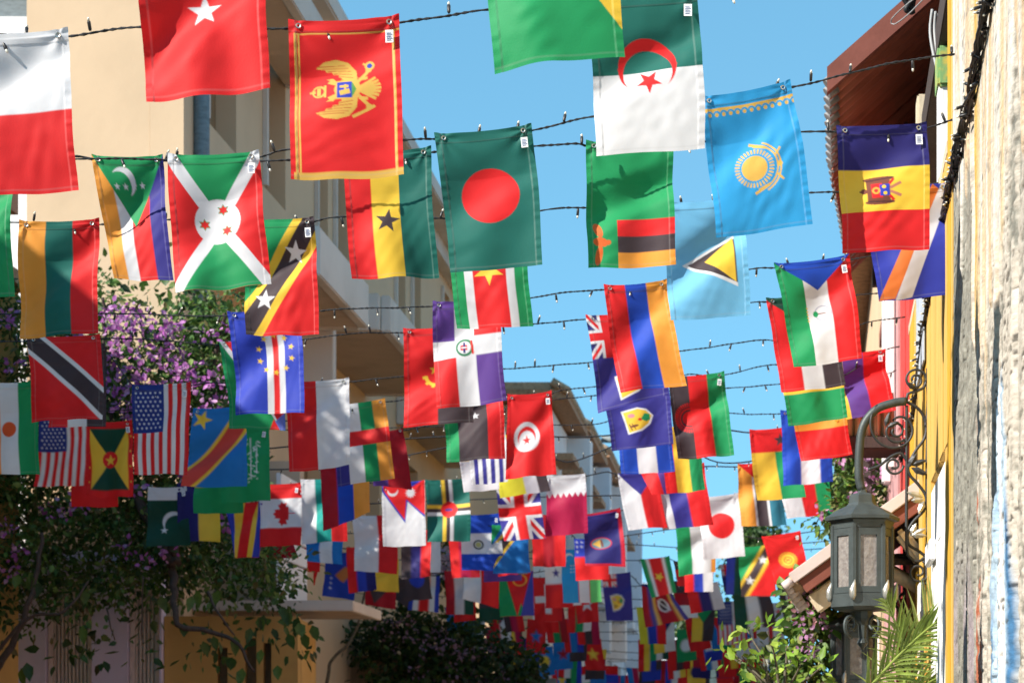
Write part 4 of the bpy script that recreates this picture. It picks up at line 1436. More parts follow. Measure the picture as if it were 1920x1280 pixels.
# ------------------------------------------------------------------ right: peeling wall
def peel_wall():
    nt, nz = 270, 640
    ts = np.linspace(4.1, 7.22, nt)
    zs = np.linspace(1.55, 4.5, nz)
    T, Z = np.meshgrid(ts, zs)
    px = 1543 + 1748 / T
    f1 = fbm(T * 8, Z * 1.2, 3, 5)
    f2 = fbm(T * 14, Z * 5, 21, 4)
    f3 = fbm(T * 13 + 1.5 * fbm(T * 5, Z * 9, 8, 2), Z * 34, 31, 4)
    f5 = vnoise(T * 22, Z * 95, 131)
    f4 = fbm(T * 13, Z * .6, 47, 4)
    st = np.array([1780, 1790, 1812, 1820, 1838, 1846, 1862, 1884, 1892, 1925, 1980])
    zb = np.array([3.55, 3.55, 3.45, 2.75, 2.75, 2.72, 2.80, 2.90, 3.2, 3.3, 3.3])
    zbound = np.interp(px, st, zb)
    paint = (Z - zbound) * 1.6 + (f1 - .5) * 1.6 + (f2 - .5) * 1.0
    pm = np.clip(paint * 9, 0, 1)
    cream, white, yel = np.array((.62, .46, .30)), np.array((.66, .62, .56)), np.array((.58, .36, .08))
    wc = np.clip((f4 - .43) * 7, 0, 1)[..., None]
    up = cream * (1 - wc) + white * wc
    yb = np.exp(-((px - 1826 - 6 * (f1 - .5)) / 8) ** 2) * 1.0 + np.exp(-((px - 1873) / 4) ** 2) * .8 + np.exp(-((px - 1849) / 3) ** 2) * .5
    yk = np.clip(yb * (.6 + (f4 - .4) * 2) - .25, 0, 1)[..., None]
    up = up * (1 - yk) + yel * yk
    chips = np.clip((f3 - .60) * 9, 0, 1)[..., None] * np.clip((f2 - .45) * 5, 0, 1)[..., None]
    up = up * (1 - .65 * chips) + np.array((.22, .21, .19)) * .65 * chips
    grey = np.array((.27, .262, .225)) * (.45 + 1.1 * f3[..., None])
    wash = np.array((.56, .51, .44)) * (.55 + .7 * f2[..., None])
    wm = np.clip((f2 * .6 + f3 * .4 - .5 + np.interp(px, [1780, 1818, 1822, 1845, 1980], [-.22, -.18, .08, .10, .10])) * 12, 0, 1)
    low = grey * (1 - wm[..., None]) + wash * wm[..., None]
    # blue streak low on the wall
    ctr = 1869 + 16 * (fbm(Z * 2.2, Z * 0 + 1, 61, 3) - .5)
    wid = 21 * np.clip((2.62 - Z) * 1.7, 0, 1)
    db = np.abs(px - ctr) / (wid + 1e-3)
    bmk = (np.clip((1 - db) * 6, 0, 1) * np.clip((2.62 - Z) * 12, 0, 1))[..., None]
    edge = np.clip((db - .55) * 5, 0, 1)[..., None] * np.clip((f1[..., None] - .40) * 6, 0, 1)
    bcol = np.array((.42, .55, .68)) * (.85 + .3 * f2[..., None])
    bcol = bcol * (1 - edge) + np.array((.06, .17, .33)) * edge
    win = (np.clip((f4 - .52) * 10, 0, 1) * np.clip((.5 - db) * 8, 0, 1))[..., None]
    bcol = bcol * (1 - win) + np.array((.78, .76, .74)) * win
    low = low * (1 - bmk) + bcol * bmk
    brick = (np.clip((fbm(T * 7, Z * 6, 83, 3) - .60) * 14, 0, 1) * np.clip((2.65 - Z) * 4, 0, 1) * ((px > 1892) | ((px > 1816) & (px < 1836))))[..., None]
    low = low * (1 - brick) + np.array((.42, .13, .07)) * brick
    lil = (np.clip((fbm(T * 6, Z * 3, 95, 3) - .5) * 6, 0, 1) * (px < 1815) * np.clip((2.3 - Z) * 3, 0, 1))[..., None] * .6
    low = low * (1 - lil) + np.array((.38, .30, .36)) * lil
    col = up * pm[..., None] + low * (1 - pm[..., None])
    pits = np.clip((f5 - .70) * 8, 0, 1) * np.clip((f2 - .42) * 6, 0, 1) * np.clip(1.15 - pm * (.75 + .5 * (px < 1860)), 0, 1)
    col = col * (1 - .75 * pits[..., None])
    crack = np.zeros_like(T)
    for c0, w0, z0, z1 in ((1818, .045, 1, 3.9), (1838, .035, 1, 3.3), (1861, .03, 1, 3.2), (1894, .04, 1, 3.5), (1800, .02, 1, 3.0), (1910, .03, 1, 2.6), (1845, .02, 1, 2.5)):
        tc = 1748 / (c0 - 1543.) + .09 * (fbm(Z * 1.6, Z * 0 + c0, 5, 4) - .5)
        a = np.exp(-((T - tc) / w0) ** 2) * np.clip((Z - z0) * 6, 0, 1) * np.clip((z1 - Z) * 2.0 + (f2 - .5) * 2, 0, 1)
        crack = np.maximum(crack, a)
    out = (-.016 + .008 * pm + .004 * wm * (1 - pm) + .006 * bmk[..., 0] + .007 * (f1 - .5) + .0035 * (f3 - .5) * (1 - .7 * pm) - .003 * pits - .04 * crack + .008 * (f2 - .5))
    out = out * np.clip((7.30 - T) * 2.5, .35, 1)
    verts = np.stack([0.46 + RSL * T - out, T, Z], -1).reshape(-1, 3)
    idx = np.arange(nt * nz).reshape(nz, nt)
    faces = np.stack([idx[:-1, :-1], idx[:-1, 1:], idx[1:, 1:], idx[1:, :-1]], -1).reshape(-1, 4)
    root = empty("peeling_house", RW(0, 6, 0), "house wall of peeling cream, grey and blue plaster at right edge", "house")
    np_mesh("wall", verts, faces, M['plaster'], root, col.reshape(-1, 3), True)
    boxobj("wall_body", RW, (-3.0, -.12, 1.0, 7.2, 0, 6.0), M['stone'], root)
    boxobj("upper_wall", RW, (-.119, -.015, 4.1, 7.19, 4.5, 6.0), M['white_wall'], root)
    boxobj("plinth", RW, (-.2, -.01, 1.0, 7.22, 0, 1.56), M['stone'], root)
    boxobj("corner_board", RW, (-.1, -.002, 7.225, 7.32, 0, 4.62), M['yellow'], root)
    return root


peel_wall()

# ------------------------------------------------------------------ right: yellow house with corrugated eave
yh = empty("yellow_house", RW(0, 8.6, 0), "yellow boarded house with white doors and red corrugated eave", "house")
edges = [7.33, 7.52, 7.74, 8.02, 8.33, 8.68, 9.02, 9.40, 9.80, 10.25, 10.75]
for i in range(len(edges) - 1):
    a, b = edges[i], edges[i + 1]
    o_ = rnd.uniform(-.004, .002)
    top = 5.6 if i == 0 else 3.78
    if 7.55 < (a + b) / 2 < 8.6:
        boxobj("board", RW, (-.06, o_, a + .008, b - .012, 2.705, top), M['yellow'], yh, .004)
    else:
        boxobj("board", RW, (-.06, o_, a + .008, b - .012, 0, top), M['yellow'] if i % 3 else M['yellow_deep'], yh, .004)
boxobj("wall_backing", RW, (-3.0, -.07, 7.34, 10.9, 0, 3.7), M['yellow_deep'], yh)
# white door with a pale frame
dr = boxobj("door", RW, (-.05, .000, 7.62, 8.62, 0, 2.66), M['whitepaint'], yh, .005)
for t_ in (7.80, 8.10):
    boxobj("panel", RW, (.0005, .004, t_, t_ + .22, 1.7, 2.4), M['whitepaint'], dr, .006)
boxobj("door_frame", RW, (-.05, .001, 7.545, 7.61, 0, 2.70), M['yellow'], yh, .004)
boxobj("door_frame", RW, (-.05, .003, 8.63, 8.70, 0, 2.70), M['yellow'], yh, .004)
bm = bmesh.new()
box(bm, RW, .005, .032, 8.15, 8.5, 2.33, 2.42)
bmesh.ops.bevel(bm, geom=bm.edges[:], offset=.008, segments=1, affect='EDGES')
finish("hood", bm, M['whitepaint'], dr)
dr2 = boxobj("door", RW, (-.02, .008, 9.1, 9.72, 0, 2.35), M['whitepaint'], yh, .005)
boxobj("panel", RW, (.0085, .012, 9.2, 9.6, 1.5, 2.2), M['louvre'], dr2, .004)
boxobj("door_frame", RW, (.0, .010, 9.0, 9.09, 0, 2.42), M['yellow'], yh, .004)
boxobj("door_frame", RW, (.0, .012, 9.73, 9.82, 0, 2.42), M['yellow_deep'], yh, .004)
# dark loft behind a post, beams, bracket
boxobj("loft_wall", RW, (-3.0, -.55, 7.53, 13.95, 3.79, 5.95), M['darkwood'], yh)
boxobj("loft_floor", RW, (-.56, -.0, 7.53, 10.9, 3.785, 3.83), M['palewood'], yh)
po = boxobj("post", RW, (-.10, .0, 8.05, 8.20, 3.83, 4.34), M['whitepaint'], yh, .012)
boxobj("capital", RW, (-.11, .006, 8.03, 8.22, 4.20, 4.36), M['patch'], po, .01)
boxobj("beam", RW, (-.35, .0, 7.55, 10.9, 4.37, 4.52), M['darkwood'], yh, .006)
boxobj("bracket", RW, (-.03, .02, 9.45, 9.62, 4.0, 4.62), M['palewood'], yh, .008)
boxobj("hanging_board", RW, (.003, .012, 9.05, 9.75, 3.30, 3.80), M['ac'], yh, .004)


def corrugated(t0, t1, o_tip, z_tip, o_in, z_in, label_mat, pitch=.135, amp=.030):
    n = int((t1 - t0) / pitch * 8)
    ts = np.linspace(t0, t1, n)
    k = 8
    V, Fc = [], []
    for j in range(k + 1):
        w = j / k
        for i, t in enumerate(ts):
            tip = o_tip(t) if callable(o_tip) else o_tip
            o = tip + (o_in - tip) * w
            z = z_tip + (z_in - z_tip) * w + amp * math.sin((t - t0) / pitch * 2 * math.pi)
            V.append(RW(o, t, z))
    top = len(V)
    V += [v + Vector((0, 0, .004)) for v in V]
    for j in range(k):
        for i in range(n - 1):
            a = j * n + i
            Fc.append((a, a + n, a + n + 1, a + 1))
            Fc.append((top + a, top + a + 1, top + a + n + 1, top + a + n))
    for i in range(n - 1):
        Fc.append((i, i + 1, top + i + 1, top + i))
    for j in range(k):
        Fc.append((j * n, top + j * n, top + (j + 1) * n, (j + 1) * n))
    return np.array([tuple(v) for v in V]), np.array(Fc)


rf = boxobj("roof", RW, (-2.6, -.3, 9.92, 13.9, 5.62, 5.70), M['corrug'], yh)
zt = 4.84
V_, F_ = corrugated(9.92, 11.85, lambda t: .43 - .012 * (t - 9.9), zt, -.9, 6.02, None)
np_mesh("corrugated_sheet", V_, F_, M['corrug'], rf, None, True)
V_, F_ = corrugated(11.40, 13.9, lambda t: .41 - .055 * (t - 11.4), zt - .03, -.9, 5.97, None)
np_mesh("corrugated_sheet", V_, F_, M['corrug'], rf, None, True)
bm = bmesh.new()
for t_, tip in [(9.92 + .0675 + .135 * k, .43 - .012 * (.135 * k)) for k in range(11)] + [(11.45 + .135 * k, .405 - .055 * .135 * k) for k in range(18)]:
    bm = bmesh.new()
    tube(bm, [RW(tip + .012, t_, zt - .005), RW(tip - .03, t_, zt + .03)], [.030, .034], 8)
    finish("rim_cap", bm, M['corrug_edge'], rf)
boxobj("gable_wall", RW, (-.9, -.3, 13.9, 13.98, 4.60, 5.55), M['darkwood'], yh)
boxobj("gable_wall", RW, (-.299, .12, 13.9, 13.98, 4.73, 5.1), M['darkwood'], yh)
bm = bmesh.new()


def rake(o, s):
    return zt + (o - .43) * (-(6.02 - zt) / (.43 + .9)) + s


vs = []
for o in (.44, -.9):
    for t_ in (9.86, 9.915):
        for s_ in (-.075, .05):
            vs.append(bm.verts.new(RW(o, t_, rake(o, s_))))
for q in ((0, 1, 3, 2), (4, 6, 7, 5), (0, 4, 5, 1), (2, 3, 7, 6), (0, 2, 6, 4), (1, 5, 7, 3)):
    bm.faces.new([vs[i] for i in q])
finish("barge_board", bm, M['brownpaint'], rf)
# drain-cable loops and electric bundle on the roof corner
cb = []
bm = bmesh.new()
for k in range(3):
    a = P(1748 + 6 * k, 18 + 4 * k, 8.3)
    tube(bm, cat_rom([a, P(1744 + 8 * k, 60, 8.3), P(1752 + 7 * k, 110, 8.25), P(1764 + 4 * k, 150, 8.2)], .02), .006, 6)
tube(bm, cat_rom([P(1765, -40, 8.4), P(1735, -5, 8.6), P(1700, 30, 8.9), P(1676, 46, 9.2), P(1672, 36, 9.2), P(1705, 5, 9.0), P(1760, -30, 8.8)], .03), .003, 5)
o = finish("cable_loop", bm, simple("grey_cable", (.30, .30, .30), .5), None, True, P(1750, 60, 8.3))
tag(o, "grey cable loops dangling under the dark roof corner", "cable")
bm = bmesh.new()
for k in range(7):
    p0 = P(1708 + rnd.uniform(-10, 12), -5 + rnd.uniform(-14, 14), 9.2)
    tube(bm, cat_rom([p0, p0 + Vector((rnd.uniform(-.05, .05), 0, rnd.uniform(-.05, .05))), p0 + Vector((rnd.uniform(-.06, .06), .02, rnd.uniform(-.06, .06))), p0 + Vector((rnd.uniform(-.04, .04), 0, rnd.uniform(-.04, .04)))], .01), .012, 6)
o = finish("cable_knot", bm, M['cord'], None, True, P(1708, -5, 9.2))
tag(o, "black knot of cable at the top of the roof edge", "cable")

# bundle of light cords running along the house wall
bpts = [(1866, -80), (1842, 50), (1835, 90), (1822, 165), (1808, 225), (1792, 300), (1778, 360), (1757, 470), (1741, 560), (1730, 640), (1720, 720), (1708, 800), (1690, 860)]


def bundle_pt(x, y):
    t = 1748. / (x - 1543) - .10
    return P(x, y, t)


bl = [bundle_pt(x, y) for x, y in bpts]
spine = cat_rom(bl, .03)
org = spine[len(spine) // 2].copy()
bm = bmesh.new()
for k in range(6):
    ph, r_ = k * 1.05, .007 + .004 * (k % 3)
    tube(bm, [p + Vector((math.cos(i * .21 + ph) * r_, 0, math.sin(i * .33 + ph) * r_ * .6)) + Vector((rnd.uniform(-.003, .003), 0, rnd.uniform(-.004, .004))) for i, p in enumerate(spine)], .0045 if k else .007, 5)
root = finish("cable_bundle", bm, M['cord'], None, True, org)
tag(root, "thick bundle of light cords bristling with bulbs along the wall", "cable bundle")
for k in range(280):
    p = spine[int(rnd.random() ** .9 * (len(spine) - 1))]
    e = bpy.data.objects.new("bulb", BULB)
    e.location = p - org + Vector((rnd.uniform(-.016, .016), rnd.uniform(-.03, -.005), rnd.uniform(-.02, .02)))
    e.rotation_euler = (rnd.uniform(-1.4, 1.4), rnd.choice([-1, 1]) * rnd.uniform(.9, 2.3), rnd.uniform(-.8, .8))
    link(e, root)

# ------------------------------------------------------------------ right: red house with balcony
rh = empty("red_house", RW(0, 12.5, 0), "red boarded house with dark balcony beyond the yellow house", "house")
te = [10.92, 11.35, 11.8, 12.3, 12.85, 13.4, 14.0, 14.7, 15.5]
for i in range(len(te) - 1):
    boxobj("board", RW, (-.07, rnd.uniform(-.01, .01), te[i] + .006, te[i + 1] - .008, 0, 4.6), M['red_wall'] if i < 3 else M['pink_wall'], rh, .004)
boxobj("wall_body", RW, (-3.0, -.08, 10.93, 15.5, 0, 4.6), M['red_wall'], rh)
for t_ in (12.6, 13.3):
    boxobj("white_post", RW, (.01, .07, t_, t_ + .14, 3.3, 4.6), M['whitepaint'], rh, .01)
boxobj("gutter_board", RW, (.0, .03, 10.95, 15.5, 4.61, 4.72), M['brownpaint'], rh, .005)
boxobj("door", RW, (-.03, .035, 11.3, 11.8, 0, 2.4), M['red_wall'], rh, .005)
bal = boxobj("balcony", RW, (.015, .42, 11.55, 11.95, 3.27, 3.34), M['darkwood'], rh, .006)
boxobj("handrail", RW, (.38, .41, 11.55, 11.95, 3.62, 3.65), M['darkwood'], bal, .004)
for k in range(6):
    boxobj("baluster", RW, (.385, .40, 11.57 + k * .065, 11.585 + k * .065, 3.342, 3.62), M['darkwood'], bal)
bm = bmesh.new()
for k in range(26):
    x0 = .06 + k * .011
    tube(bm, [RW(x0, 11.62 + .03 * math.sin(k * 1.3), 3.35), RW(x0, 11.62 + .025 * math.sin(k * 1.3 + .3), 3.53), RW(x0 + .004, 11.62, 3.60)], [.012, .010, .008], 6)
o = finish("drape", bm, M['ceramic'], None, True, RW(.2, 11.62, 3.26))
tag(o, "cream folded drape hanging over the dark balcony", "drape")
for k in range(4):
    bm = bmesh.new()
    c0 = RW(.35 - .012 * k, 11.62 + .08 * k, 3.345)
    tube(bm, [c0, c0 + Vector((0, 0, .01)), c0 + Vector((0, 0, .12)), c0 + Vector((0, 0, .16)), c0 + Vector((0, 0, .22))], [.03, .034, .034, .014, .012], 10)
    o = finish("bottle", bm, M['pane'] if k % 2 else M['glass'], None, True, c0)
    tag(o, ["outermost", "second outermost", "third", "innermost"][k] + " bottle in the row on the dark balcony", "bottle", "bottles on the balcony")

# more houses beyond on the right, mostly behind leaves
for k, (a, b, h, m_, l_) in enumerate([(15.6, 24, 6.0, 'beige', "beige house behind the pink flowering creeper on right"), (24.1, 36, 6.4, 'yellow', "yellow house far down the right side of street"), (36.1, 55, 6.4, 'beige', "farthest beige house on the right side of street")]):
    hh = empty("house", RW(0, (a + b) / 2, 0), l_, "house")
    boxobj("wall", RW, (-4, 0, a, b, 0, h), M[m_], hh)
    boxobj("roof", RW, (-4, .25, a, b, h + .003, h + .22), M['tile'], hh)
    for q in range(3):
        w_ = boxobj("window", RW, (.003, .05, a + (b - a) * (q + .3) / 3, a + (b - a) * (q + .6) / 3, 1.2, 2.5), M['whitepaint'], hh)
        boxobj("pane", RW, (.052, .06, a + (b - a) * (q + .33) / 3, a + (b - a) * (q + .57) / 3, 1.28, 2.42), M['pane'], w_)

# ------------------------------------------------------------------ right: little awning roof
aw = empty("awning_roof", P(1735, 900, 9.75), "small tiled awning with pale pink edge behind the lantern", "awning")
A, B = P(1738, 888, 9.75), P(1478, 1076, 9.75)
dn = (B - A).normalized()
nrm = Vector((-dn.z, 0, dn.x))
if nrm.z < 0:
    nrm = -nrm


def AW(s, t, h):
    p = A + dn * s + nrm * h
    return Vector((p.x + RSL * t, p.y + t, p.z))


Ls = (B - A).length
boxobj("fascia", AW, (0, Ls, -.03, 0.0, -.055, .0), M['pinkfascia'], aw, .004)
boxobj("under_fascia", AW, (.02, Ls - .02, -.012, .012, -.125, -.057), M['brownpaint'], aw, .003)
boxobj("soffit", AW, (0, Ls - .03, .014, 1.9, -.10, -.075), M['darkwood'], aw)
rt = boxobj("roof", AW, (0, Ls - .01, .002, 1.9, -.072, -.03), M['tile'], aw)
for k in range(13):
    bm = bmesh.new()
    t_ = .06 + k * .145
    tube(bm, [AW(-.0, t_, -.045), AW(Ls * .5, t_, -.042), AW(Ls + .02, t_, -.045)], [.042, .042, .045], 8)
    finish("roof_tile", bm, M['tile_pale'], rt, True)
for k in range(6):
    bm = bmesh.new()
    c0 = AW(Ls + .005, .02 + k * .05, -.035 - k * .022)
    tube(bm, [c0, c0 + dn * .05], [.022, .024], 8)
    finish("eave_tile", bm, M['pinkfascia'], rt, True)
boxobj("beam", AW, (Ls * .70, Ls * .985, .05, .14, -.235, -.135), M['palewood'], aw, .008)
boxobj("beam", AW, (Ls * .52, Ls * .76, .06, .16, -.33, -.24), M['palewood'], aw, .008)
boxobj("bracket", AW, (Ls * .28, Ls * .36, .0, .1, -.33, -.14), M['palewood'], aw, .02)
p0, p1 = P(1625, 1045, 9.95), P(1722, 1100, 9.95)
bm = bmesh.new()
tube(bm, [p0, p1], .035, 4)
finish("brace", bm, M['palewood'], aw)
bm = bmesh.new()
tube(bm, [P(1560, 1035, 9.9), P(1600, 1052, 9.9), P(1730, 1050, 9.9)], .022, 4)
finish("tie_beam", bm, M['darkwood'], aw)


# ------------------------------------------------------------------ lanterns
def hexlathe(bm, c, prof, sides=6, rot=0.0, mi=0):
    rings = []
    for r, z in prof:
        rings.append([bm.verts.new(c + Vector((r * math.cos(rot + 2 * math.pi * k / sides), r * math.sin(rot + 2 * math.pi * k / sides), z))) for k in range(sides)])
    for i in range(len(rings) - 1):
        for k in range(sides):
            f = bm.faces.new((rings[i][k], rings[i][(k + 1) % sides], rings[i + 1][(k + 1) % sides], rings[i + 1][k]))
            f.material_index = mi
    bm.faces.new(rings[0][::-1]).material_index = mi
    bm.faces.new(rings[-1]).material_index = mi


def lantern(c, s, rot, label, arm_px, dplane, vine):
    """c: centre of the cap's brim underside; s: scale (1 = 0.33 m across the brim)"""
    root = empty("wall_lantern", c, label, "lantern", "iron wall lanterns on the right side")
    r = .152 * s
    bm = bmesh.new()
    hexlathe(bm, c, [(.150 * s, 0), (.170 * s, .004 * s), (.172 * s, .018 * s), (.150 * s, .030 * s), (.128 * s, .046 * s), (.098 * s, .060 * s), (.072 * s, .072 * s), (.062 * s, .085 * s), (.058 * s, .118 * s), (.046 * s, .126 * s), (.022 * s, .132 * s), (.018 * s, .150 * s)], 6, rot)
    finish("cap", bm, M['iron'], root)
    H = .355 * s
    bm = bmesh.new()
    hexlathe(bm, c, [(.148 * s, -.001), (.140 * s, -.016 * s), (.1405 * s, -.034 * s), (.118 * s, -.034 * s), (.118 * s, -.001)], 6, rot)
    finish("rim", bm, M['iron'], root)
    bm = bmesh.new()
    hexlathe(bm, c, [(.120 * s, -H + .028 * s), (.142 * s, -H + .028 * s), (.144 * s, -H - .03 * s), (.120 * s, -H - .045 * s), (.05 * s, -H - .05 * s)], 6, rot)
    finish("rim", bm, M['iron'], root)
    for k in range(6):
        a = rot + 2 * math.pi * k / 6
        p = c + Vector((.132 * s * math.cos(a), .132 * s * math.sin(a), 0))
        bm = bmesh.new()
        hexlathe(bm, p, [(.0135 * s, -H + .02 * s), (.0135 * s, -.02 * s)], 6, rot)
        finish("corner_post", bm, M['iron'], root)
        b2 = rot + 2 * math.pi * (k + 1) / 6
        pa = c + Vector((.1335 * s * math.cos(a), .1335 * s * math.sin(a), 0))
        pb = c + Vector((.1335 * s * math.cos(b2), .1335 * s * math.sin(b2), 0))
        ex = (pb - pa)
        L = ex.length
        ex.normalize()
        ey = Vector((math.cos((a + b2) / 2), math.sin((a + b2) / 2), 0))
        if k == 5:
            ey = Vector((math.cos(rot + 2 * math.pi * 5.5 / 6), math.sin(rot + 2 * math.pi * 5.5 / 6), 0))

        def FR(x, y, z, pa=pa, ex=ex, ey=ey):
            return pa + ex * x + ey * y + Vector((0, 0, z))
        bm = bmesh.new()
        w_ = .030 * s
        box(bm, FR, .008 * s, w_, -.012 * s, .004 * s, -H + .03 * s, -.035 * s)
        box(bm, FR, L - w_, L - .008 * s, -.012 * s, .004 * s, -H + .03 * s, -.035 * s)
        box(bm, FR, w_, L - w_, -.0118 * s, .0038 * s, -.068 * s, -.0355 * s)
        box(bm, FR, w_, L - w_, -.0118 * s, .0038 * s, -H + .0305 * s, -H + .058 * s)
        fr = finish("pane_frame", bm, M['iron'], root)
        boxobj("glass_pane", FR, (w_, L - w_, -.008 * s, -.004 * s, -H + .058 * s, -.068 * s), M['glass'], fr)
        # leafy silver ornament on the lower corners
        q = c + Vector((.150 * s * math.cos(a), .150 * s * math.sin(a), -H + .03 * s))
        bm = bmesh.new()
        tube(bm, [q + Vector((0, 0, -.035 * s)), q + Vector((0, 0, -.015 * s)), q + Vector((0, 0, .012 * s)), q + Vector((.006 * s, 0, .035 * s)), q + Vector((.010 * s, 0, .055 * s))], [.006 * s, .015 * s, .016 * s, .009 * s, .002 * s], 8)
        finish("corner_leaf", bm, M['silver'], root, True)
    bm = bmesh.new()
    tube(bm, [c + Vector((0, 0, -.09 * s)), c + Vector((0, 0, -.12 * s)), c + Vector((0, 0, -.17 * s)), c + Vector((0, 0, -.20 * s))], [.014 * s, .034 * s, .036 * s, .012 * s], 10)
    tube(bm, [c + Vector((0, 0, 0)), c + Vector((0, 0, -.09 * s))], .016 * s, 8)
    finish("lamp_bulb", bm, M['lampglow'], root, True)
    # scrolls beneath
    zb = -H - .05 * s
    for k in range(4):
        a = rot + .5 + math.pi / 2 * k
        ds = Vector((math.cos(a), math.sin(a), 0))
        pts = []
        for i in range(26):
            w = i / 25
            th = w * 2.2 * math.pi
            rr = .055 * s * (1 - .72 * w)
            pts.append(c + ds * (.07 * s + rr * math.sin(th) * .8) + Vector((0, 0, zb - .06 * s - rr * math.cos(th))))
        bm = bmesh.new()
        tube(bm, pts, .007 * s, 6)
        finish("scroll", bm, M['iron'], root, True)
    bm = bmesh.new()
    hexlathe(bm, c, [(.05 * s, zb), (.045 * s, zb - .03 * s), (.02 * s, zb - .06 * s), (.016 * s, zb - .12 * s), (.026 * s, zb - .14 * s), (.004 * s, zb - .17 * s)], 10)
    finish("finial", bm, M['iron'], root)
    # arm
    bm = bmesh.new()
    pts = [c + Vector((0, 0, .145 * s))] + [P(x, y, c.y + (dplane - c.y) * min(1, i / 4)) for i, (x, y) in enumerate(arm_px)]
    tube(bm, cat_rom(pts, .015), .0195 * s, 10)
    finish("arm", bm, M['iron'], root, True)
    for kind, data in vine:
        bm = bmesh.new()
        if kind == "line":
            tube(bm, cat_rom([P(x, y, dplane) for x, y in data], .012), .0072, 6)
            finish("iron_scroll", bm, M['iron_dark'], root, True)
        elif kind == "spiral":
            x, y, r_, turns, a0, sg = data
            tube(bm, [P(x + r_ * (1 - .75 * i / 40) * math.cos(a0 + sg * turns * 2 * math.pi * i / 40), y + r_ * (1 - .75 * i / 40) * math.sin(a0 + sg * turns * 2 * math.pi * i / 40), dplane - .004) for i in range(41)], .006, 6)
            finish("iron_scroll", bm, M['iron_dark'], root, True)
        else:
            x0, y0, x1, y1, w_, mt = data
            a, b = P(x0, y0, dplane - .01), P(x1, y1, dplane - .02)
            dd = b - a
            side = Vector((-dd.z, 0, dd.x)).normalized() * w_
            m1, m2 = a + dd * .35, a + dd * .75
            vs = [bm.verts.new(p) for p in (a, m1 + side, m1 + Vector((0, -.008, 0)), m1 - side, m2 + side * .7, m2 + Vector((0, -.008, 0)), m2 - side * .7, b)]
            for q in ((0, 1, 2), (0, 2, 3), (1, 4, 5, 2), (2, 5, 6, 3), (4, 7, 5), (5, 7, 6)):
                bm.faces.new([vs[i] for i in q])
            r_ = bmesh.ops.extrude_face_region(bm, geom=bm.faces[:])
            bmesh.ops.translate(bm, verts=[v for v in r_['geom'] if isinstance(v, bmesh.types.BMVert)], vec=(0, .003, 0))
            finish("iron_leaf", bm, M[mt], root)
    return root


VINE = [
 ("line", [(1739, 690), (1741, 760), (1738, 860), (1739, 980), (1737, 1095)]),
 ("spiral", (1716, 712, 22, 1.6, 0.2, -1)),
 ("line", [(1700, 752), (1702, 738), (1716, 734), (1732, 726), (1738, 712)]),
 ("spiral", (1682, 800, 55, .98, -2.3, -1)),
 ("spiral", (1680, 808, 22, 1.5, .8, 1)),
 ("line", [(1697, 752), (1722, 766), (1736, 792), (1734, 820), (1716, 846), (1703, 872), (1706, 890), (1722, 908), (1736, 930), (1733, 955), (1712, 978), (1702, 998), (1704, 1020), (1722, 1032), (1738, 1046), (1736, 1058)]),
 ("line", [(1700, 760), (1700, 900), (1700, 1020), (1706, 1044), (1722, 1052), (1736, 1042)]),
 ("line", [(1628, 880), (1650, 872), (1670, 856), (1690, 850), (1702, 868)]),
 ("spiral", (1722, 1072, 22, 1.5, -1.2, 1)),
 ("spiral", (1676, 872, 18, 1.4, 0, 1)),
 ("line", [(1735, 800), (1738, 780), (1740, 742), (1737, 700)]),
 ("leaf", (1704, 876, 1718, 850, .016, 'iron_dark')), ("leaf", (1706, 872, 1738, 862, .015, 'iron_dark')), ("leaf", (1708, 876, 1740, 890, .015, 'iron_dark')),
 ("leaf", (1732, 932, 1700, 922, .015, 'silver')), ("leaf", (1733, 936, 1708, 938, .015, 'silver')), ("leaf", (1733, 938, 1722, 962, .015, 'silver')),
 ("leaf", (1706, 1004, 1736, 990, .014, 'silver')), ("leaf", (1706, 1002, 1738, 1004, .014, 'silver')), ("leaf", (1708, 1004, 1718, 980, .014, 'silver')),
 ("leaf", (1660, 800, 1668, 772, .012, 'iron_dark')), ("leaf", (1664, 800, 1686, 790, .012, 'iron_dark')), ("leaf", (1716, 730, 1700, 716, .012, 'iron_dark')),
]
lantern(P(1617, 978, 9.0), .985, math.radians(4), "grey green iron lantern with curved arm and leafy scrollwork", [(1611, 900), (1611, 850), (1618, 800), (1642, 768), (1676, 755), (1698, 752)], 8.97, VINE)
VINE2 = [("line", [(1694, 1010), (1696, 1060), (1695, 1180), (1694, 1270)]), ("spiral", (1672, 1085, 16, 1.5, 0, 1)), ("line", [(1694, 1110), (1680, 1130), (1690, 1160), (1680, 1190), (1694, 1215)])]
lantern(P(1601, 1176, 10.1), .80, math.radians(-3), "second iron lantern, smaller, below and behind the first", [(1601, 1120), (1601, 1095), (1606, 1070), (1625, 1052), (1660, 1044), (1716, 1042)], 10.1, VINE2)

# ------------------------------------------------------------------ left: beige building
bb = empty("beige_building", Q(-5, 18, 0), "tall beige plastered building with pale balconies on the left", "building")


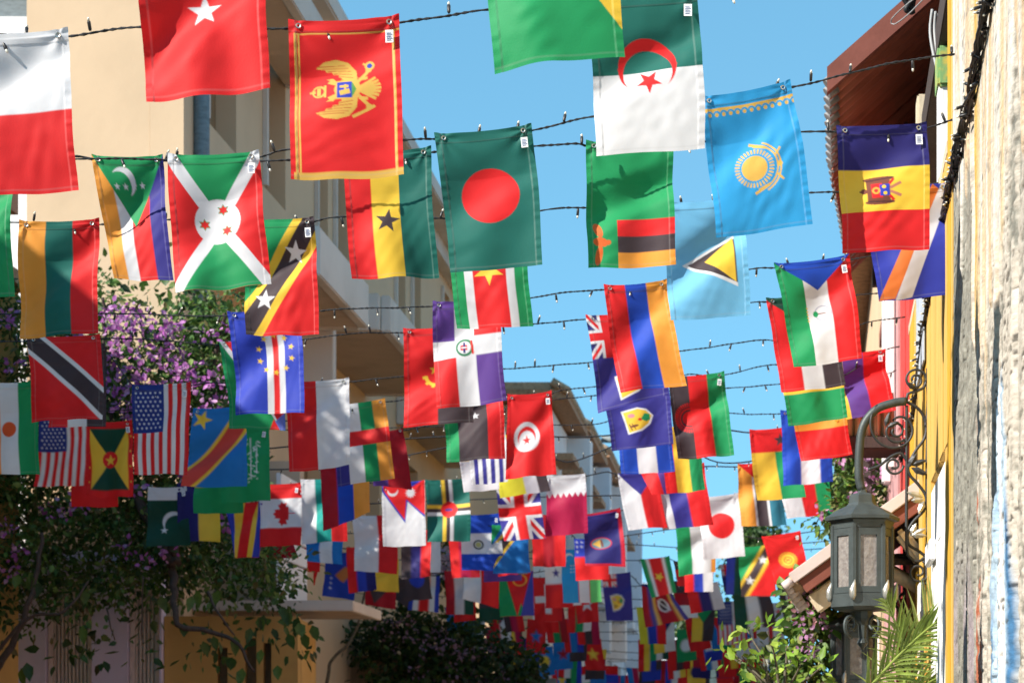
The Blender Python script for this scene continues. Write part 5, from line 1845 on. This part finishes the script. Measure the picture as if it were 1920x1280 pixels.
def wall_cells(name, fn, t0, t1, z0, z1, holes, th, mat, parent):
    """a wall along t from z0..z1 with rectangular holes (ta, tb, za, zb) left open; fn(depth, t, z)"""
    ts = sorted({t0, t1, *[h[0] for h in holes], *[h[1] for h in holes]})
    bm = bmesh.new()
    for a, b in zip(ts, ts[1:]):
        zs = [z0]
        for h in sorted([h for h in holes if h[0] <= a + 1e-6 and h[1] >= b - 1e-6], key=lambda h: h[2]):
            zs += [h[2], h[3]]
        zs.append(z1)
        for i in range(0, len(zs), 2):
            if zs[i + 1] - zs[i] > 1e-4:
                box(bm, fn, -th, 0, a, b, zs[i], zs[i + 1])
    bmesh.ops.remove_doubles(bm, verts=bm.verts[:], dist=1e-5)
    seen = {}
    for f in bm.faces[:]:
        k = tuple(sorted(v.index for v in f.verts))
        seen.setdefault(tuple(round(c, 4) for c in f.calc_center_median()), []).append(f)
    bmesh.ops.delete(bm, geom=[f for fs in seen.values() if len(fs) > 1 for f in fs], context='FACES_ONLY')
    return finish(name, bm, mat, parent)


ULEFT = -5.0


def SW(o, t, z):                       # o: out into the street from the side wall
    return Q(ULEFT + o, t, z)


rows = []
for a, b in ((18.72, 19.85), (21.0, 21.97), (23.5, 24.2), (24.55, 25.7), (28.8, 29.7), (30.2, 31.1), (33.2, 34.1), (34.6, 35.6)):
    rows.append((a, b, 7.35, 9.05))
for a, b in ((19.2, 20.4), (22.9, 24.0), (26.6, 27.6), (29.6, 30.8), (32.6, 33.8)):
    rows.append((a, b, 4.3, 5.7))
wall_cells("side_wall", SW, 18.0, 36.0, 0.0, 9.5, rows, .30, M['beige'], bb)
for a, b, za, zb in rows:
    w_ = boxobj("window", SW, (-.29, -.20, a + .002, b - .002, za + .002, zb - .002), M['shutter_brown'], bb)
    mid = (a + b) / 2
    boxobj("frame", SW, (-.198, -.13, mid - .05, mid + .05, za + .003, zb - .003), M['tan'], w_)
    if za < 6:
        boxobj("sill", SW, (.003, .10, a - .08, b + .08, za - .10, za - .005), M['beige_trim'], w_, .01)
    else:
        boxobj("reveal", SW, (.003, .05, a - .07, a - .002, za, zb), M['beige_trim'], w_)
# pipe and pilaster by the corner
bm = bmesh.new()
tube(bm, [SW(.06, 18.36, 3.2), SW(.06, 18.36, 9.4)], .075, 8)
finish("downpipe", bm, M['pipe'], bb, True)
# front wall (lit) and its upper storeys
XF0, XF1 = -4.31, ULEFT + LSL * 18


def FW(x, dy, z):
    return Vector((x, 18.0 + dy, z))


boxobj("front_wall", FW, (XF0, XF1 - .302, .0, .3, 2.86, 13.0), M['beige'], bb)
boxobj("front_corner", FW, (XF1 - .30, XF1, -.004, .0, 2.86, 9.5), M['beige'], bb)
boxobj("corner_tower", FW, (XF1 - .30, XF1 + .02, .0, .3, 9.5, 13.0), M['beige'], bb)
boxobj("rear_wall", SW, (-4.0, -.31, 18.31, 36.0, 9.0, 9.5), M['beige'], bb)
rf = boxobj("roof", SW, (-.4, .52, 19.5, 36.3, 9.505, 9.74), M['beige_trim'], bb, .02)
boxobj("parapet", SW, (-.3, .35, 19.6, 36.2, 9.745, 9.95), M['beige'], rf)
boxobj("soffit_band", SW, (.003, .20, 19.6, 36.0, 9.25, 9.50), M['beige_trim'], rf)
boxobj("string_course", SW, (.003, .12, 18.0, 36.0, 6.62, 6.74), M['beige_trim'], bb, .01)


def balcony(t0, t1, z0, z1, o1, chamfer=0.0):
    b_ = boxobj("balcony", SW, (.003, o1, t0, t1, z0, z0 + .16), M['tan'], bb)
    boxobj("parapet", SW, (o1 + .002, o1 + .11, t0, t1, z0 - .02, z1), M['beige_trim'], b_, .012)
    boxobj("parapet", SW, (.003, o1 + .001, t0 - .11, t0 - .002, z0 - .022, z1), M['beige_trim'], b_, .012)
    boxobj("parapet", SW, (.003, o1 + .001, t1 + .002, t1 + .11, z0 - .021, z1), M['beige_trim'], b_, .012)
    return b_


balcony(18.95, 21.4, 5.98, 6.42, .9)
balcony(22.4, 26.5, 6.15, 6.53, .95)
balcony(29.0, 33.5, 6.15, 6.55, .9)
balcony(18.6, 21.9, 8.70, 9.0, .55)
# slanting pale brace walls under the balconies
for ta, tb, z0, z1 in ((21.55, 22.25, 5.2, 6.3),):
    boxobj("fin", SW, (.003, .6, ta, ta + .18, z0, z1), M['beige_trim'], bb, .01)
ac = boxobj("air_unit", SW, (.01, .42, 28.0, 28.9, 6.76, 7.22), M['ac'], None, .02, SW(.2, 28.4, 6.76))
tag(ac, "pale blue grey air conditioner box on the shaded building side", "air conditioner")
# loggia at first floor
lg = boxobj("loggia", SW, (.003, 1.40, 18.32, 19.7, 2.79, 2.86), M['tan'], bb)
boxobj("edge_board", SW, (.003, 1.45, 18.27, 18.318, 2.78, 2.875), M['beige_trim'], lg, .006)
boxobj("edge_board", SW, (1.403, 1.45, 18.32, 19.7, 2.78, 2.875), M['beige_trim'], lg, .006)
boxobj("loggia_wall", SW, (.003, .7, 19.5, 19.65, 2.87, 4.3), M['tan'], lg)
for k in range(6):
    boxobj("siding_board", SW, (.705, .75, 18.5, 19.6, 2.875 + k * .2, 3.055 + k * .2), M['white_wall'], lg, .005)

# ground floor: ochre front, lilac shop front, dark porch
og = empty("ochre_house", FW(-2.3, -.6, 0), "ochre plastered ground floor front with slot windows, in shade", "house")


def OF(x, dy, z):
    return Vector((x, 17.6 + dy, z))


slots = [(-2.56, -2.47, 1.7, 2.42), (-2.32, -2.22, 1.7, 2.50), (-2.16, -2.09, 1.7, 2.46)]
wall_cells("wall", lambda d_, x, z: OF(x, -d_, z), -3.02, -1.86, 0.0, 2.69, slots, .25, M['ochre'], og)
boxobj("side_wall", OF, (-2.0, -1.858, .26, 1.6, 0, 2.68), M['ochre'], og)
for a, b, za, zb in slots:
    boxobj("slot_window", OF, (a, b, .16, .24, za, zb), M['shutter_brown'], og)
lh = empty("lilac_house", FW(-3.8, -.8, 0), "lilac plastered shop front with tall louvred shutters, in shade", "house")


def LF(x, dy, z):
    return Vector((x, 17.5 + dy, z))


holes = [(-4.03, -3.63, .4, 3.0), (-3.32, -3.045, .4, 2.95)]
wall_cells("wall", lambda d_, x, z: LF(x, -d_, z), -5.6, -3.026, 0.0, 3.25, holes, .22, M['lilac'], lh)
boxobj("ledge", LF, (-5.6, -3.03, -.12, -.003, 2.95 + .11, 3.16), M['lilac'], lh, .01)
for a, b, za, zb in holes:
    s_ = boxobj("shutter", LF, (a + .004, b - .004, .14, .19, za, zb), M['louvre'], lh)
    for x0, x1, z0, z1 in ((a + .004, a + .05, za, zb), (b - .05, b - .004, za, zb), (a + .051, b - .051, zb - .06, zb - .002), (a + .051, b - .051, 1.95, 2.07), (a + .051, b - .051, za, za + .1)):
        boxobj("stile", LF, (x0, x1, .08, .138, z0, z1), M['louvre'], s_, .004)
    n = int((b - a - .1) / .032)
    for i in range(n):
        x0 = a + .053 + i * (b - a - .106) / n
        boxobj("slat", LF, (x0, x0 + .017, .10, .139, 2.075, zb - .065), M['louvre'], s_)
        boxobj("slat", LF, (x0, x0 + .017, .10, .139, za + .105, 1.945), M['louvre'], s_)
bm = bmesh.new()
tube(bm, [Vector((LF(-3.46, -.05, 3.0).x + .05 * math.cos(a_ * .42), 17.44, 2.98 + .05 * math.sin(a_ * .42))) for a_ in range(16)], .009, 6)
tube(bm, [LF(-3.75, -.05, 3.04), LF(-3.1, -.05, 3.04)], .018, 6)
o = finish("iron_bracket", bm, M['iron_dark'], None, True, LF(-3.46, -.05, 3.0))
o["kind"] = "thing"
tag(o, "black iron ring bracket above the lilac shop front", "bracket")
ph = empty("shaded_porch", Q(-3.4, 24, 0), "dark porch under the balcony with a grey door", "porch")
boxobj("wall", SW, (.0, 1.6, 25.6, 25.8, 0, 2.69), M['shutter_brown'], ph)
boxobj("door", SW, (1.7, 2.6, 25.5, 25.6, 0, 2.4), M['pipe'], ph, .01)

# pale neighbour at the top left corner
nb = empty("white_building", Vector((-6, 19, 0)), "white building with grey glass at the top left corner", "building")
boxobj("wall", W3, (-9.0, -4.33, 18.6, 19.0, 0, 8.25), M['white_wall'], nb)
boxobj("window", W3, (-9.0, -4.33, 18.7, 18.9, 8.255, 9.9), M['pipe'], nb)
boxobj("cornice", W3, (-9.0, -4.33, 18.55, 19.05, 9.905, 10.2), M['white_wall'], nb)

# ------------------------------------------------------------------ left: stepped row houses
for k, (a, b, z_, m1, l_) in enumerate([(36.5, 41.0, 7.95, 'white_wall', "nearest white row house with brown tiled eave"), (41.1, 46.0, 8.05, 'blue_wall', "second row house, pale blue, with brown tiled eave"), (46.1, 51.0, 8.25, 'white_wall', "third white row house with brown tiled eave"), (51.1, 57.5, 8.45, 'blue_wall', "farthest pale blue row house with brown tiled eave")]):
    u0 = -3.55 + .05 * k

    def HW(o, t, z, u0=u0):
        return Q(u0 + o, t, z)
    hh = empty("row_house", HW(0, a, 0), l_, "house", "tiled row houses down the street")
    wn_ = [(a + .7, a + 1.7, 5.0, 6.6), (a + 2.6, a + 3.6, 5.0, 6.6), (a + .7, a + 1.7, 1.8, 3.6), (a + 2.6, a + 3.6, 1.8, 3.6)]
    wall_cells("wall", HW, a, b, 0, z_ - .3, wn_, .3, M[m1], hh)
    boxobj("end_wall", HW, (-6, -.302, a, a + .3, 0, z_ - .3), M['beige' if k == 0 else m1], hh)
    for w0, w1, za, zb in wn_:
        w_ = boxobj("window", HW, (-.28, -.18, w0 + .003, w1 - .003, za + .003, zb - .003), M['shutter_brown'], hh)
        boxobj("pane", HW, (-.178, -.15, w0 + .12, w1 - .12, za + .15, zb - .15), M['pane'], w_)
        if za > 4:
            bx = boxobj("bay_canopy", HW, (.003, .38, w0 - .2, w1 + .2, zb + .15, zb + .27), M['tile'], hh)
            boxobj("canopy_side", HW, (.003, .5, w0 - .2, w1 + .2, za - .5, za - .3), M[m1], bx)
    boxobj("projecting_bay", HW, (.003, .45, b - .9, b - .2, 3.6, z_ - .35), M[m1], hh)
    r1 = boxobj("roof", HW, (-6, .36, a - .45, b - .2, z_ - .24, z_ - .08), M['tile'], hh)
    boxobj("roof_ridge", HW, (-6, .05, a - .25, b - .25, z_ - .075, z_ + .08), M['tile_pale'], r1)
    for q in range(int((b - a) / .26)):
        bm = bmesh.new()
        t_ = a - .45 + q * .26
        tube(bm, [HW(.38, t_, z_ - .12), HW(.08, t_, z_ + .06)], [.085, .08], 6)
        finish("eave_tile", bm, M['tile_pale'], r1, True)
    bm = bmesh.new()
    tube(bm, [HW(.66, b - .7, z_ - .34), HW(1.35, b - .7, z_ - .36)], .07, 6)
    finish("spout", bm, M['pipe'], hh)

# far end of the street
fe = empty("white_end_house", Q(-1, 78, 0), "white tiered house closing the far end of the street", "house")
boxobj("wall", Q, (-5.2, -2.7, 80, 84, 0, 7.9), M['white_wall'], fe)
for k in range(7):
    boxobj("ledge", Q, (-5.2, -2.6, 79.6, 79.99, 2.0 + k * .9, 2.16 + k * .9), M['white_wall'], fe)
    for j in range(4):
        boxobj("window", Q, (-5.0 + j * .6, -4.7 + j * .6, 79.9, 79.985, 2.3 + k * .9, 2.8 + k * .9), M['blue_wall'], fe)
se = empty("stone_end_house", Q(.9, 74, 0), "pale stone house at the far end of street", "house")
boxobj("wall", Q, (-2.0, 2.4, 82, 86, 0, 5.2), M['stone'], se)
boxobj("roof", Q, (-2.1, 2.5, 81.8, 86, 5.205, 5.5), M['tile_pale'], se)
for j in range(3):
    boxobj("window", Q, (-1.5 + j * 1.3, -.9 + j * 1.3, 81.9, 81.98, 2.4, 3.8), M['pane'], se)

sb = empty("added_shade_house", Q(-8, 15, 0), "set back house, mostly unseen, added on the left to shade the bougainvillea", "house")  # hidden shade caster, added to darken the lower bougainvillea and left side


def SBW(o, t, z):
    return Q(-6.0 + o, t, z)


boxobj("wall", SBW, (-4.5, 0, 13.35, 16.7, 0, 5.3), M['ochre'], sb)
boxobj("roof", SBW, (-4.5, .1, 13.3, 16.75, 5.305, 5.42), M['tile'], sb)
for k in range(2):
    boxobj("window", SBW, (.003, .04, 13.8 + 1.5 * k, 14.6 + 1.5 * k, 3.6, 5.0), M['shutter_brown'], sb)

# near house on the left, out of frame, that shades the street
nh = empty("near_left_house", Q(-7, 2, 0), "low house on the near left side that shades the street", "house")


def NW(o, t, z):
    return Q(-5.0 + o, t, z)


wnd = [(-6 + 3.1 * k, -4.7 + 3.1 * k, 1.0, 2.6) for k in range(6)]
wall_cells("wall", NW, -9, 13.2, 0, 5.05, wnd, .3, M['ochre'], nh)
for w0, w1, za, zb in wnd:
    boxobj("window", NW, (-.28, -.2, w0 + .003, w1 - .003, za + .003, zb - .003), M['shutter_brown'], nh)
boxobj("roof", NW, (-4.5, .22, -9.1, 13.3, 5.055, 5.2), M['tile'], nh)
boxobj("end_wall", NW, (-4.5, -.31, 12.9, 13.2, 0, 5.05), M['ochre'], nh)


# ------------------------------------------------------------------ plants
def in_poly(x, y, poly):
    ins = False
    for (xa, ya), (xb, yb) in zip(poly, poly[1:] + poly[:1]):
        if (ya > y) != (yb > y) and x < (xb - xa) * (y - ya) / (yb - ya) + xa:
            ins = not ins
    return ins


def leaf_geo(pos, dirs, nor, ln, wd, cols):
    n = len(pos)
    dirs = dirs / np.linalg.norm(dirs, axis=1, keepdims=True)
    side = np.cross(dirs, nor)
    side /= np.linalg.norm(side, axis=1, keepdims=True) + 1e-9
    nn = np.cross(side, dirs)
    L, Wd = ln[:, None], wd[:, None]
    v = np.stack([pos, pos + dirs * L * .28 + side * Wd * .9, pos + dirs * L * .62 + side * Wd * .72, pos + dirs * L - nn * L * .12,
                  pos + dirs * L * .62 - side * Wd * .72, pos + dirs * L * .28 - side * Wd * .9, pos + dirs * L * .45 - nn * Wd * .35], 1)
    base = np.arange(n)[:, None] * 7
    f = np.concatenate([base + np.array([q]) for q in ([0, 1, 6], [1, 2, 6], [2, 3, 6], [3, 4, 6], [4, 5, 6], [5, 0, 6])], 1).reshape(-1, 3)
    return v.reshape(-1, 3), f, np.repeat(cols, 7, axis=0)


LEAFC = np.array([(.030, .075, .016), (.050, .110, .022), (.085, .150, .030), (.13, .19, .045), (.055, .085, .030), (.11, .10, .035)])


def foliage(name, parent, centres, per, rad, ln, palette, wts, mat, seed, droop=.35, kind="stuff", spread=1.0):
    g = np.random.RandomState(seed)
    C = np.repeat(np.array([tuple(c) for c in centres]), per, axis=0)
    n = len(C)
    off = g.normal(size=(n, 3)) * rad * .5
    pos = C + off
    dirs = off / (np.linalg.norm(off, axis=1, keepdims=True) + 1e-6) * spread + g.normal(size=(n, 3)) * .5
    dirs[:, 2] -= droop
    nor = g.normal(size=(n, 3)) * .6 + np.array([-.5, -.4, .8])
    l = ln * g.uniform(.55, 1.25, n)
    pal = palette[g.choice(len(palette), n, p=wts)]
    cl = np.repeat(g.uniform(.75, 1.3, len(centres)), per)
    cols = pal * (g.uniform(.7, 1.3, (n, 1)) * cl[:, None])
    v, f, c = leaf_geo(pos, dirs, nor, l, l * g.uniform(.26, .36, n), cols)
    o = np_mesh(name, v, f, mat, parent, c)
    if kind:
        o["kind"] = kind
    return o


def scatter(poly, d0, d1, n, g, bias=None):
    xs = [p[0] for p in poly]
    ys = [p[1] for p in poly]
    out = []
    while len(out) < n:
        x, y = g.uniform(min(xs), max(xs)), g.uniform(min(ys), max(ys))
        if not in_poly(x, y, poly):
            continue
        if bias and g.random() > bias(x, y):
            continue
        out.append(P(x, y, g.uniform(d0, d1)))
    return out


def bracts(name, parent, spots, ln, pal, seed, per=12):
    g = np.random.RandomState(seed)
    C = np.repeat(np.array([tuple(c) for c in spots]), per, axis=0)
    n = len(C)
    off = g.normal(size=(n, 3)) * ln * .75
    dirs = off + g.normal(size=(n, 3)) * ln * .4
    nor = g.normal(size=(n, 3)) + np.array([-.3, -.8, .4])
    cols = np.array(pal)[g.choice(len(pal), n)] * g.uniform(.7, 1.25, (n, 1))
    l = ln * g.uniform(.7, 1.3, n)
    v, f, c = leaf_geo(C + off, dirs, nor, l, l * .42, cols)
    o = np_mesh(name, v, f, M['petal'], parent, c)
    o["kind"] = "stuff"
    return o


def branch(parent, px_pts, r0, r1, mat='bark'):
    pts = cat_rom([P(*q) for q in px_pts], .05)
    n = len(pts)
    bm = bmesh.new()
    tube(bm, [p + Vector((math.sin(i * 1.7) * r0 * .25, 0, math.cos(i * 1.3) * r0 * .25)) for i, p in enumerate(pts)], [r0 + (r1 - r0) * i / (n - 1) for i in range(n)], 7)
    return finish("branch", bm, M[mat], parent, True)


MAG = [(.50, .16, .50), (.60, .26, .60), (.44, .12, .44), (.66, .38, .64)]
pr = random.Random(9)
# big bougainvillea, left
bg_ = empty("bougainvillea", P(200, 1280, 16.2), "big sprawling bougainvillea with purple bracts on the left", "bougainvillea")
main = [(-80, 540), (40, 560), (120, 560), (185, 530), (215, 560), (238, 615), (300, 655), (325, 590), (345, 565), (430, 580), (455, 640), (490, 720), (468, 830), (470, 940), (495, 1050), (560, 1080), (545, 1120), (470, 1100), (400, 1110), (300, 1095), (250, 1110), (130, 1130), (60, 1150), (-80, 1190)]


def dens(x, y):
    return 1.0 if y > 640 else .75


cs = scatter(main, 15.9, 17.2, 680, pr, dens)
foliage("crown", bg_, cs, 40, .20, .066, LEAFC * 1.25, [.24, .26, .22, .12, .08, .08], M['leaf'], 3)
loose = [P(pr.uniform(-20, 580), pr.uniform(1090, 1230), pr.uniform(15.8, 16.6)) for _ in range(26)] + [P(pr.uniform(190, 450), pr.uniform(520, 640), pr.uniform(15.8, 16.8)) for _ in range(26)]
foliage("twig_leaves", bg_, loose, 9, .16, .10, LEAFC, [.30, .28, .18, .08, .10, .06], M['leaf'], 4)
fl = scatter([(185, 570), (240, 580), (450, 600), (450, 760), (420, 800), (200, 800)], 15.6, 15.9, 62, pr) + scatter(main, 15.6, 15.9, 26, pr)
bracts("flowers", bg_, fl, .048, MAG, 8, 13)
for pts, r0, r1 in (([(-40, 1300, 15.6), (20, 1210, 15.6), (60, 1110, 15.6), (80, 1000, 15.7)], .035, .015), ([(-20, 1240, 15.5), (50, 1160, 15.5), (120, 1145, 15.5), (165, 1090, 15.6)], .018, .008), ([(310, 1000, 16.4), (325, 1080, 15.9), (326, 1130, 15.7), (334, 1168, 15.6), (380, 1182, 15.6), (420, 1190, 15.6), (455, 1218, 15.5), (475, 1262, 15.5)], .045, .010), ([(390, 1110, 15.4), (410, 1150, 15.3), (440, 1190, 15.3)], .012, .006), ([(200, 1140, 15.4), (208, 1175, 15.3), (215, 1200, 15.3)], .009, .004), ([(268, 1080, 15.3), (266, 1150, 15.3), (264, 1200, 15.3)], .006, .003), ([(330, 1060, 15.9), (240, 900, 16.1), (200, 750, 16.2), (195, 560, 16.0)], .05, .012), ([(320, 1040, 15.9), (380, 860, 16.1), (400, 700, 16.2), (420, 590, 16.0)], .05, .012)):
    branch(bg_, pts, r0, r1)
# large hanging leaves that can be told apart
big = []
for x, y in ((60, 1090), (75, 1105), (155, 1185), (160, 1120), (55, 1085), (35, 1090), (345, 1180), (380, 1215), (440, 1205), (470, 1190), (485, 1170), (495, 1165), (545, 1160), (560, 1170), (530, 1150), (585, 1185), (540, 1200), (40, 1265), (50, 1255), (300, 1130), (360, 1130), (370, 1120), (410, 1120), (520, 1260), (490, 1230), (455, 1265), (560, 1180), (570, 1200), (435, 1245), (400, 1205)):
    g_ = np.random.RandomState(int(x * 7 + y))
    p = P(x, y - 14, 15.6)
    v, f, c = leaf_geo(np.array([tuple(p)]), np.array([[g_.uniform(-.4, .4), g_.uniform(-.3, .3), -1]]), np.array([[g_.uniform(-.5, .5), -1, .4]]), np.array([g_.uniform(.11, .17)]), np.array([g_.uniform(.035, .05)]), LEAFC[g_.choice([0, 1, 2, 2])][None] * g_.uniform(.8, 1.4))
    np_mesh("leaf", v, f, M['leaf'], bg_, c)

# creeper, centre bottom: porch shade is put into its darkened leaf and flower colours
cr = empty("creeper", P(800, 1300, 24), "creeper at bottom centre, leaves and lilac flowers coloured dark for shade", "creeper")
cpoly = [(640, 1190), (690, 1165), (760, 1158), (840, 1175), (910, 1190), (985, 1230), (1015, 1300), (690, 1310), (700, 1240)]
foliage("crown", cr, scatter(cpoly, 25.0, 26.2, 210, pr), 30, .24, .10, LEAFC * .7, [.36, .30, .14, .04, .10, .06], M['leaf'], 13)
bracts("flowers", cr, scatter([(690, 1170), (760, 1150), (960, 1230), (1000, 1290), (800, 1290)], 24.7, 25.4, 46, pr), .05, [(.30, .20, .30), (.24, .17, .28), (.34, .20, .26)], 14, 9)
branch(cr, [(612, 1300, 22), (620, 1240, 22), (645, 1215, 22), (668, 1180, 22), (682, 1120, 22), (684, 1090, 22)], .022, .010, 'twig')
branch(cr, [(820, 1330, 25.5), (810, 1250, 25.6), (790, 1190, 25.7)], .08, .03)
c2 = empty("creeper", P(845, 1080, 25), "small lilac flowered creeper patch below the green cross flag", "creeper")
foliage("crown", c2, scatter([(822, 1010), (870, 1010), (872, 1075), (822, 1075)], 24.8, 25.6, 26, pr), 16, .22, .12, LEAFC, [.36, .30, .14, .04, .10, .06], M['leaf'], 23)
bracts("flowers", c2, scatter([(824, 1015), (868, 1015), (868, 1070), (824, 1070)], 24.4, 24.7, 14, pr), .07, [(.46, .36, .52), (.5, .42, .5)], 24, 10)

# right bougainvillea on the balconies, sunlit
rb = empty("bougainvillea", P(1600, 1000, 14.5), "sunlit bougainvillea with pink flowers left of the lantern", "bougainvillea")
rpoly = [(1560, 835), (1660, 830), (1670, 900), (1640, 955), (1575, 975), (1545, 985), (1530, 968), (1550, 940)]
GRL = np.array([(.06, .13, .02), (.10, .19, .03), (.16, .24, .04), (.20, .22, .07), (.05, .09, .03)])
foliage("crown", rb, scatter(rpoly, 14.2, 15.2, 95, pr), 22, .14, .062, GRL, [.3, .28, .2, .1, .12], M['leaf'], 33)
bracts("flowers", rb, scatter(rpoly, 13.9, 14.2, 15, pr), .034, [(.60, .28, .52), (.62, .36, .56), (.55, .20, .42), (.62, .42, .48)], 34, 9)
branch(rb, [(1660, 1010, 14.9), (1620, 960, 14.8), (1590, 880, 14.7)], .03, .012)
pole = boxobj("veranda_post", RW, (.12, .20, 14.0, 14.08, 0, 3.6), M['darkwood'], None, .006, RW(.16, 14.04, 0))
tag(pole, "dark veranda post among the pink flowers", "post")

r2 = empty("flowering_shrub", P(1560, 1240, 10.9), "leafy shrub with pink flowers beside the lower lantern", "shrub")
spoly = [(1500, 1110), (1560, 1080), (1560, 1180), (1552, 1290), (1440, 1290), (1460, 1240), (1520, 1200)]
foliage("crown", r2, scatter(spoly, 10.2, 11.0, 80, pr), 17, .13, .07, GRL, [.28, .3, .24, .1, .08], M['leaf'], 43)
bracts("flowers", r2, [P(x, y, 10.1) for x, y in ((1512, 1105), (1535, 1122), (1528, 1150), (1508, 1145), (1500, 1175), (1540, 1165), (1505, 1205), (1525, 1215), (1520, 1225), (1535, 1130), (1548, 1175), (1522, 1112))], .028, [(.62, .30, .56), (.66, .40, .60), (.62, .30, .34)], 44, 9)
branch(r2, [(1580, 1330, 10.6), (1560, 1230, 10.6), (1535, 1140, 10.6)], .018, .006, 'twig')
branch(r2, [(1580, 1330, 10.6), (1520, 1260, 10.5), (1480, 1235, 10.4)], .012, .005, 'twig')

# bright leafy branches at bottom
r3 = empty("leafy_plant", P(1450, 1300, 9.2), "bright green leafy branches at the bottom edge", "plant")
tips = [(1365, 1215), (1390, 1228), (1400, 1180), (1440, 1182), (1385, 1240), (1425, 1240), (1475, 1210), (1450, 1250), (1500, 1245), (1440, 1265), (1470, 1275), (1405, 1215), (1360, 1225), (1520, 1265), (1540, 1250), (1425, 1275), (1550, 1275), (1400, 1285)]
cs = []
for k, (x, y) in enumerate(tips):
    d_ = 9.2 + .5 * pr.random()
    branch(r3, [(1470 + pr.uniform(-40, 60), 1330, 9.4), ((x + 1470) / 2, (y + 1330) / 2 - 10, 9.4), (x, y, d_)], .009, .003, 'twig')
    cs.append(P(x, y, d_))
YG = np.array([(.13, .24, .02), (.19, .30, .03), (.26, .36, .05), (.08, .17, .02)])
foliage("leaf_tufts", r3, cs, 8, .07, .062, YG, [.3, .35, .2, .15], M['leaf'], 53, -.1)


# palm
def frond(root, pts, d, L, n, colr, seed, spread=1.0, w0=.12):
    g = random.Random(seed)
    rach = cat_rom([P(x, y, dd) for x, y, dd in pts], .02)
    bm = bmesh.new()
    m = len(rach)
    tube(bm, rach, [.010 * (1 - .8 * i / (m - 1)) + .0015 for i in range(m)], 6)
    stem = finish("frond", bm, M['palmstem'], root, True)
    for i in range(n):
        w = w0 + (1 - w0) * i / (n - 1)
        k = min(m - 2, int(w * (m - 1)))
        p = rach[k]
        t = (rach[k + 1] - rach[k]).normalized()
        for sg in (-1, 1):
            side = Vector((-t.z, 0, t.x)) * sg
            ll = L * (math.sin(math.pi * (.12 + .80 * w)) ** .7) * g.uniform(.85, 1.1)
            dirv = (t * (.75 + .6 * w) + side * (1.0 - .35 * w) * spread + Vector((g.uniform(-.12, .12), g.uniform(-.55, .35), g.uniform(-.1, .1)))).normalized()
            segs = 5
            vs, wid = [], .0046 * g.uniform(.8, 1.2)
            q = p.copy()
            dv = dirv.copy()
            cen = []
            for s_ in range(segs + 1):
                cen.append(q.copy())
                q = q + dv * ll / segs
                dv = (dv + Vector((0, 0, -.13))).normalized()
            V, Fc = [], []
            for s_, c_ in enumerate(cen):
                ww = wid * (1.0 if 0 < s_ < 4 else .75 if s_ == 0 else .5 if s_ == 4 else .06)
                nrm_ = dirv.cross(Vector((0, 1, 0))).normalized()
                V += [c_ + nrm_ * ww, c_ + Vector((0, .35 * ww, 0)), c_ - nrm_ * ww]
            for s_ in range(segs):
                a = s_ * 3
                Fc += [(a, a + 1, a + 4, a + 3), (a + 1, a + 2, a + 5, a + 4)]
            cc = np.array(colr) * g.uniform(.7, 1.3)
            np_mesh("leaflet", np.array([tuple(v) for v in V]), np.array(Fc), M['palm'], stem, np.repeat(cc[None], len(V), 0), True)


M['palmstem'] = simple("palm_stalk", (.20, .26, .05), .5)
pm_ = empty("palm", P(1640, 1420, 8.4), "feathery green palm fronds at the bottom right", "palm")
frond(pm_, [(1590, 1400, 8.4), (1610, 1320, 8.3), (1660, 1255, 8.2), (1720, 1195, 8.1), (1775, 1150, 8.0)], 8.2, .24, 24, (.22, .30, .06), 1, 1.0, .38)
frond(pm_, [(1660, 1420, 8.5), (1690, 1300, 8.4), (1722, 1200, 8.35), (1758, 1120, 8.3)], 8.2, .26, 26, (.32, .36, .09), 2)
frond(pm_, [(1720, 1420, 8.5), (1712, 1300, 8.4), (1690, 1200, 8.3), (1662, 1125, 8.2)], 8.2, .20, 22, (.24, .31, .06), 3, 1.0, .3)
frond(pm_, [(1640, 1460, 8.5), (1610, 1375, 8.4), (1555, 1325, 8.3), (1490, 1300, 8.2)], 8.2, .15, 24, (.30, .30, .06), 4)
frond(pm_, [(1600, 1430, 8.5), (1545, 1340, 8.3), (1470, 1310, 8.2), (1390, 1300, 8.1)], 8.2, .16, 20, (.32, .26, .05), 6)
frond(pm_, [(1680, 1420, 8.5), (1700, 1330, 8.3), (1740, 1280, 8.2), (1790, 1260, 8.0)], 8.2, .20, 22, (.22, .28, .05), 7)

# far trees
for x, y, d_, l_ in ((1415, 1010, 62, "distant dark tree rising behind the flags"), (1300, 1150, 66, "distant low tree at the end of the street")):
    tr = empty("tree", P(x, 1390 + 1.6 * F / d_, d_), l_, "tree")
    foliage("crown", tr, [P(x + pr.gauss(0, 22), y + pr.gauss(0, 18), d_ + pr.uniform(-1.2, 1.2)) for _ in range(60)], 30, .55, .22, LEAFC, [.30, .28, .18, .08, .10, .06], M['leaf'], int(x))
    branch(tr, [(x, 1390 + 1.6 * F / d_, d_), (x + 2, 1200, d_), (x - 3, y, d_)], .22, .08)
# unseen planting added on the near roof to dapple the light
hd = empty("dapple_creeper", Q(-5.0, 5, 5.2), "leafy creeper out of view, added on the near left roof for dapples", "creeper")
foliage("crown", hd, [Q(-5.0 + pr.uniform(-.25, .35), pr.uniform(8.2, 11.4), 5.2 + abs(pr.gauss(0, .26))) for _ in range(120)], 16, .22, .11, LEAFC, [.30, .28, .18, .08, .10, .06], M['leaf'], 71)
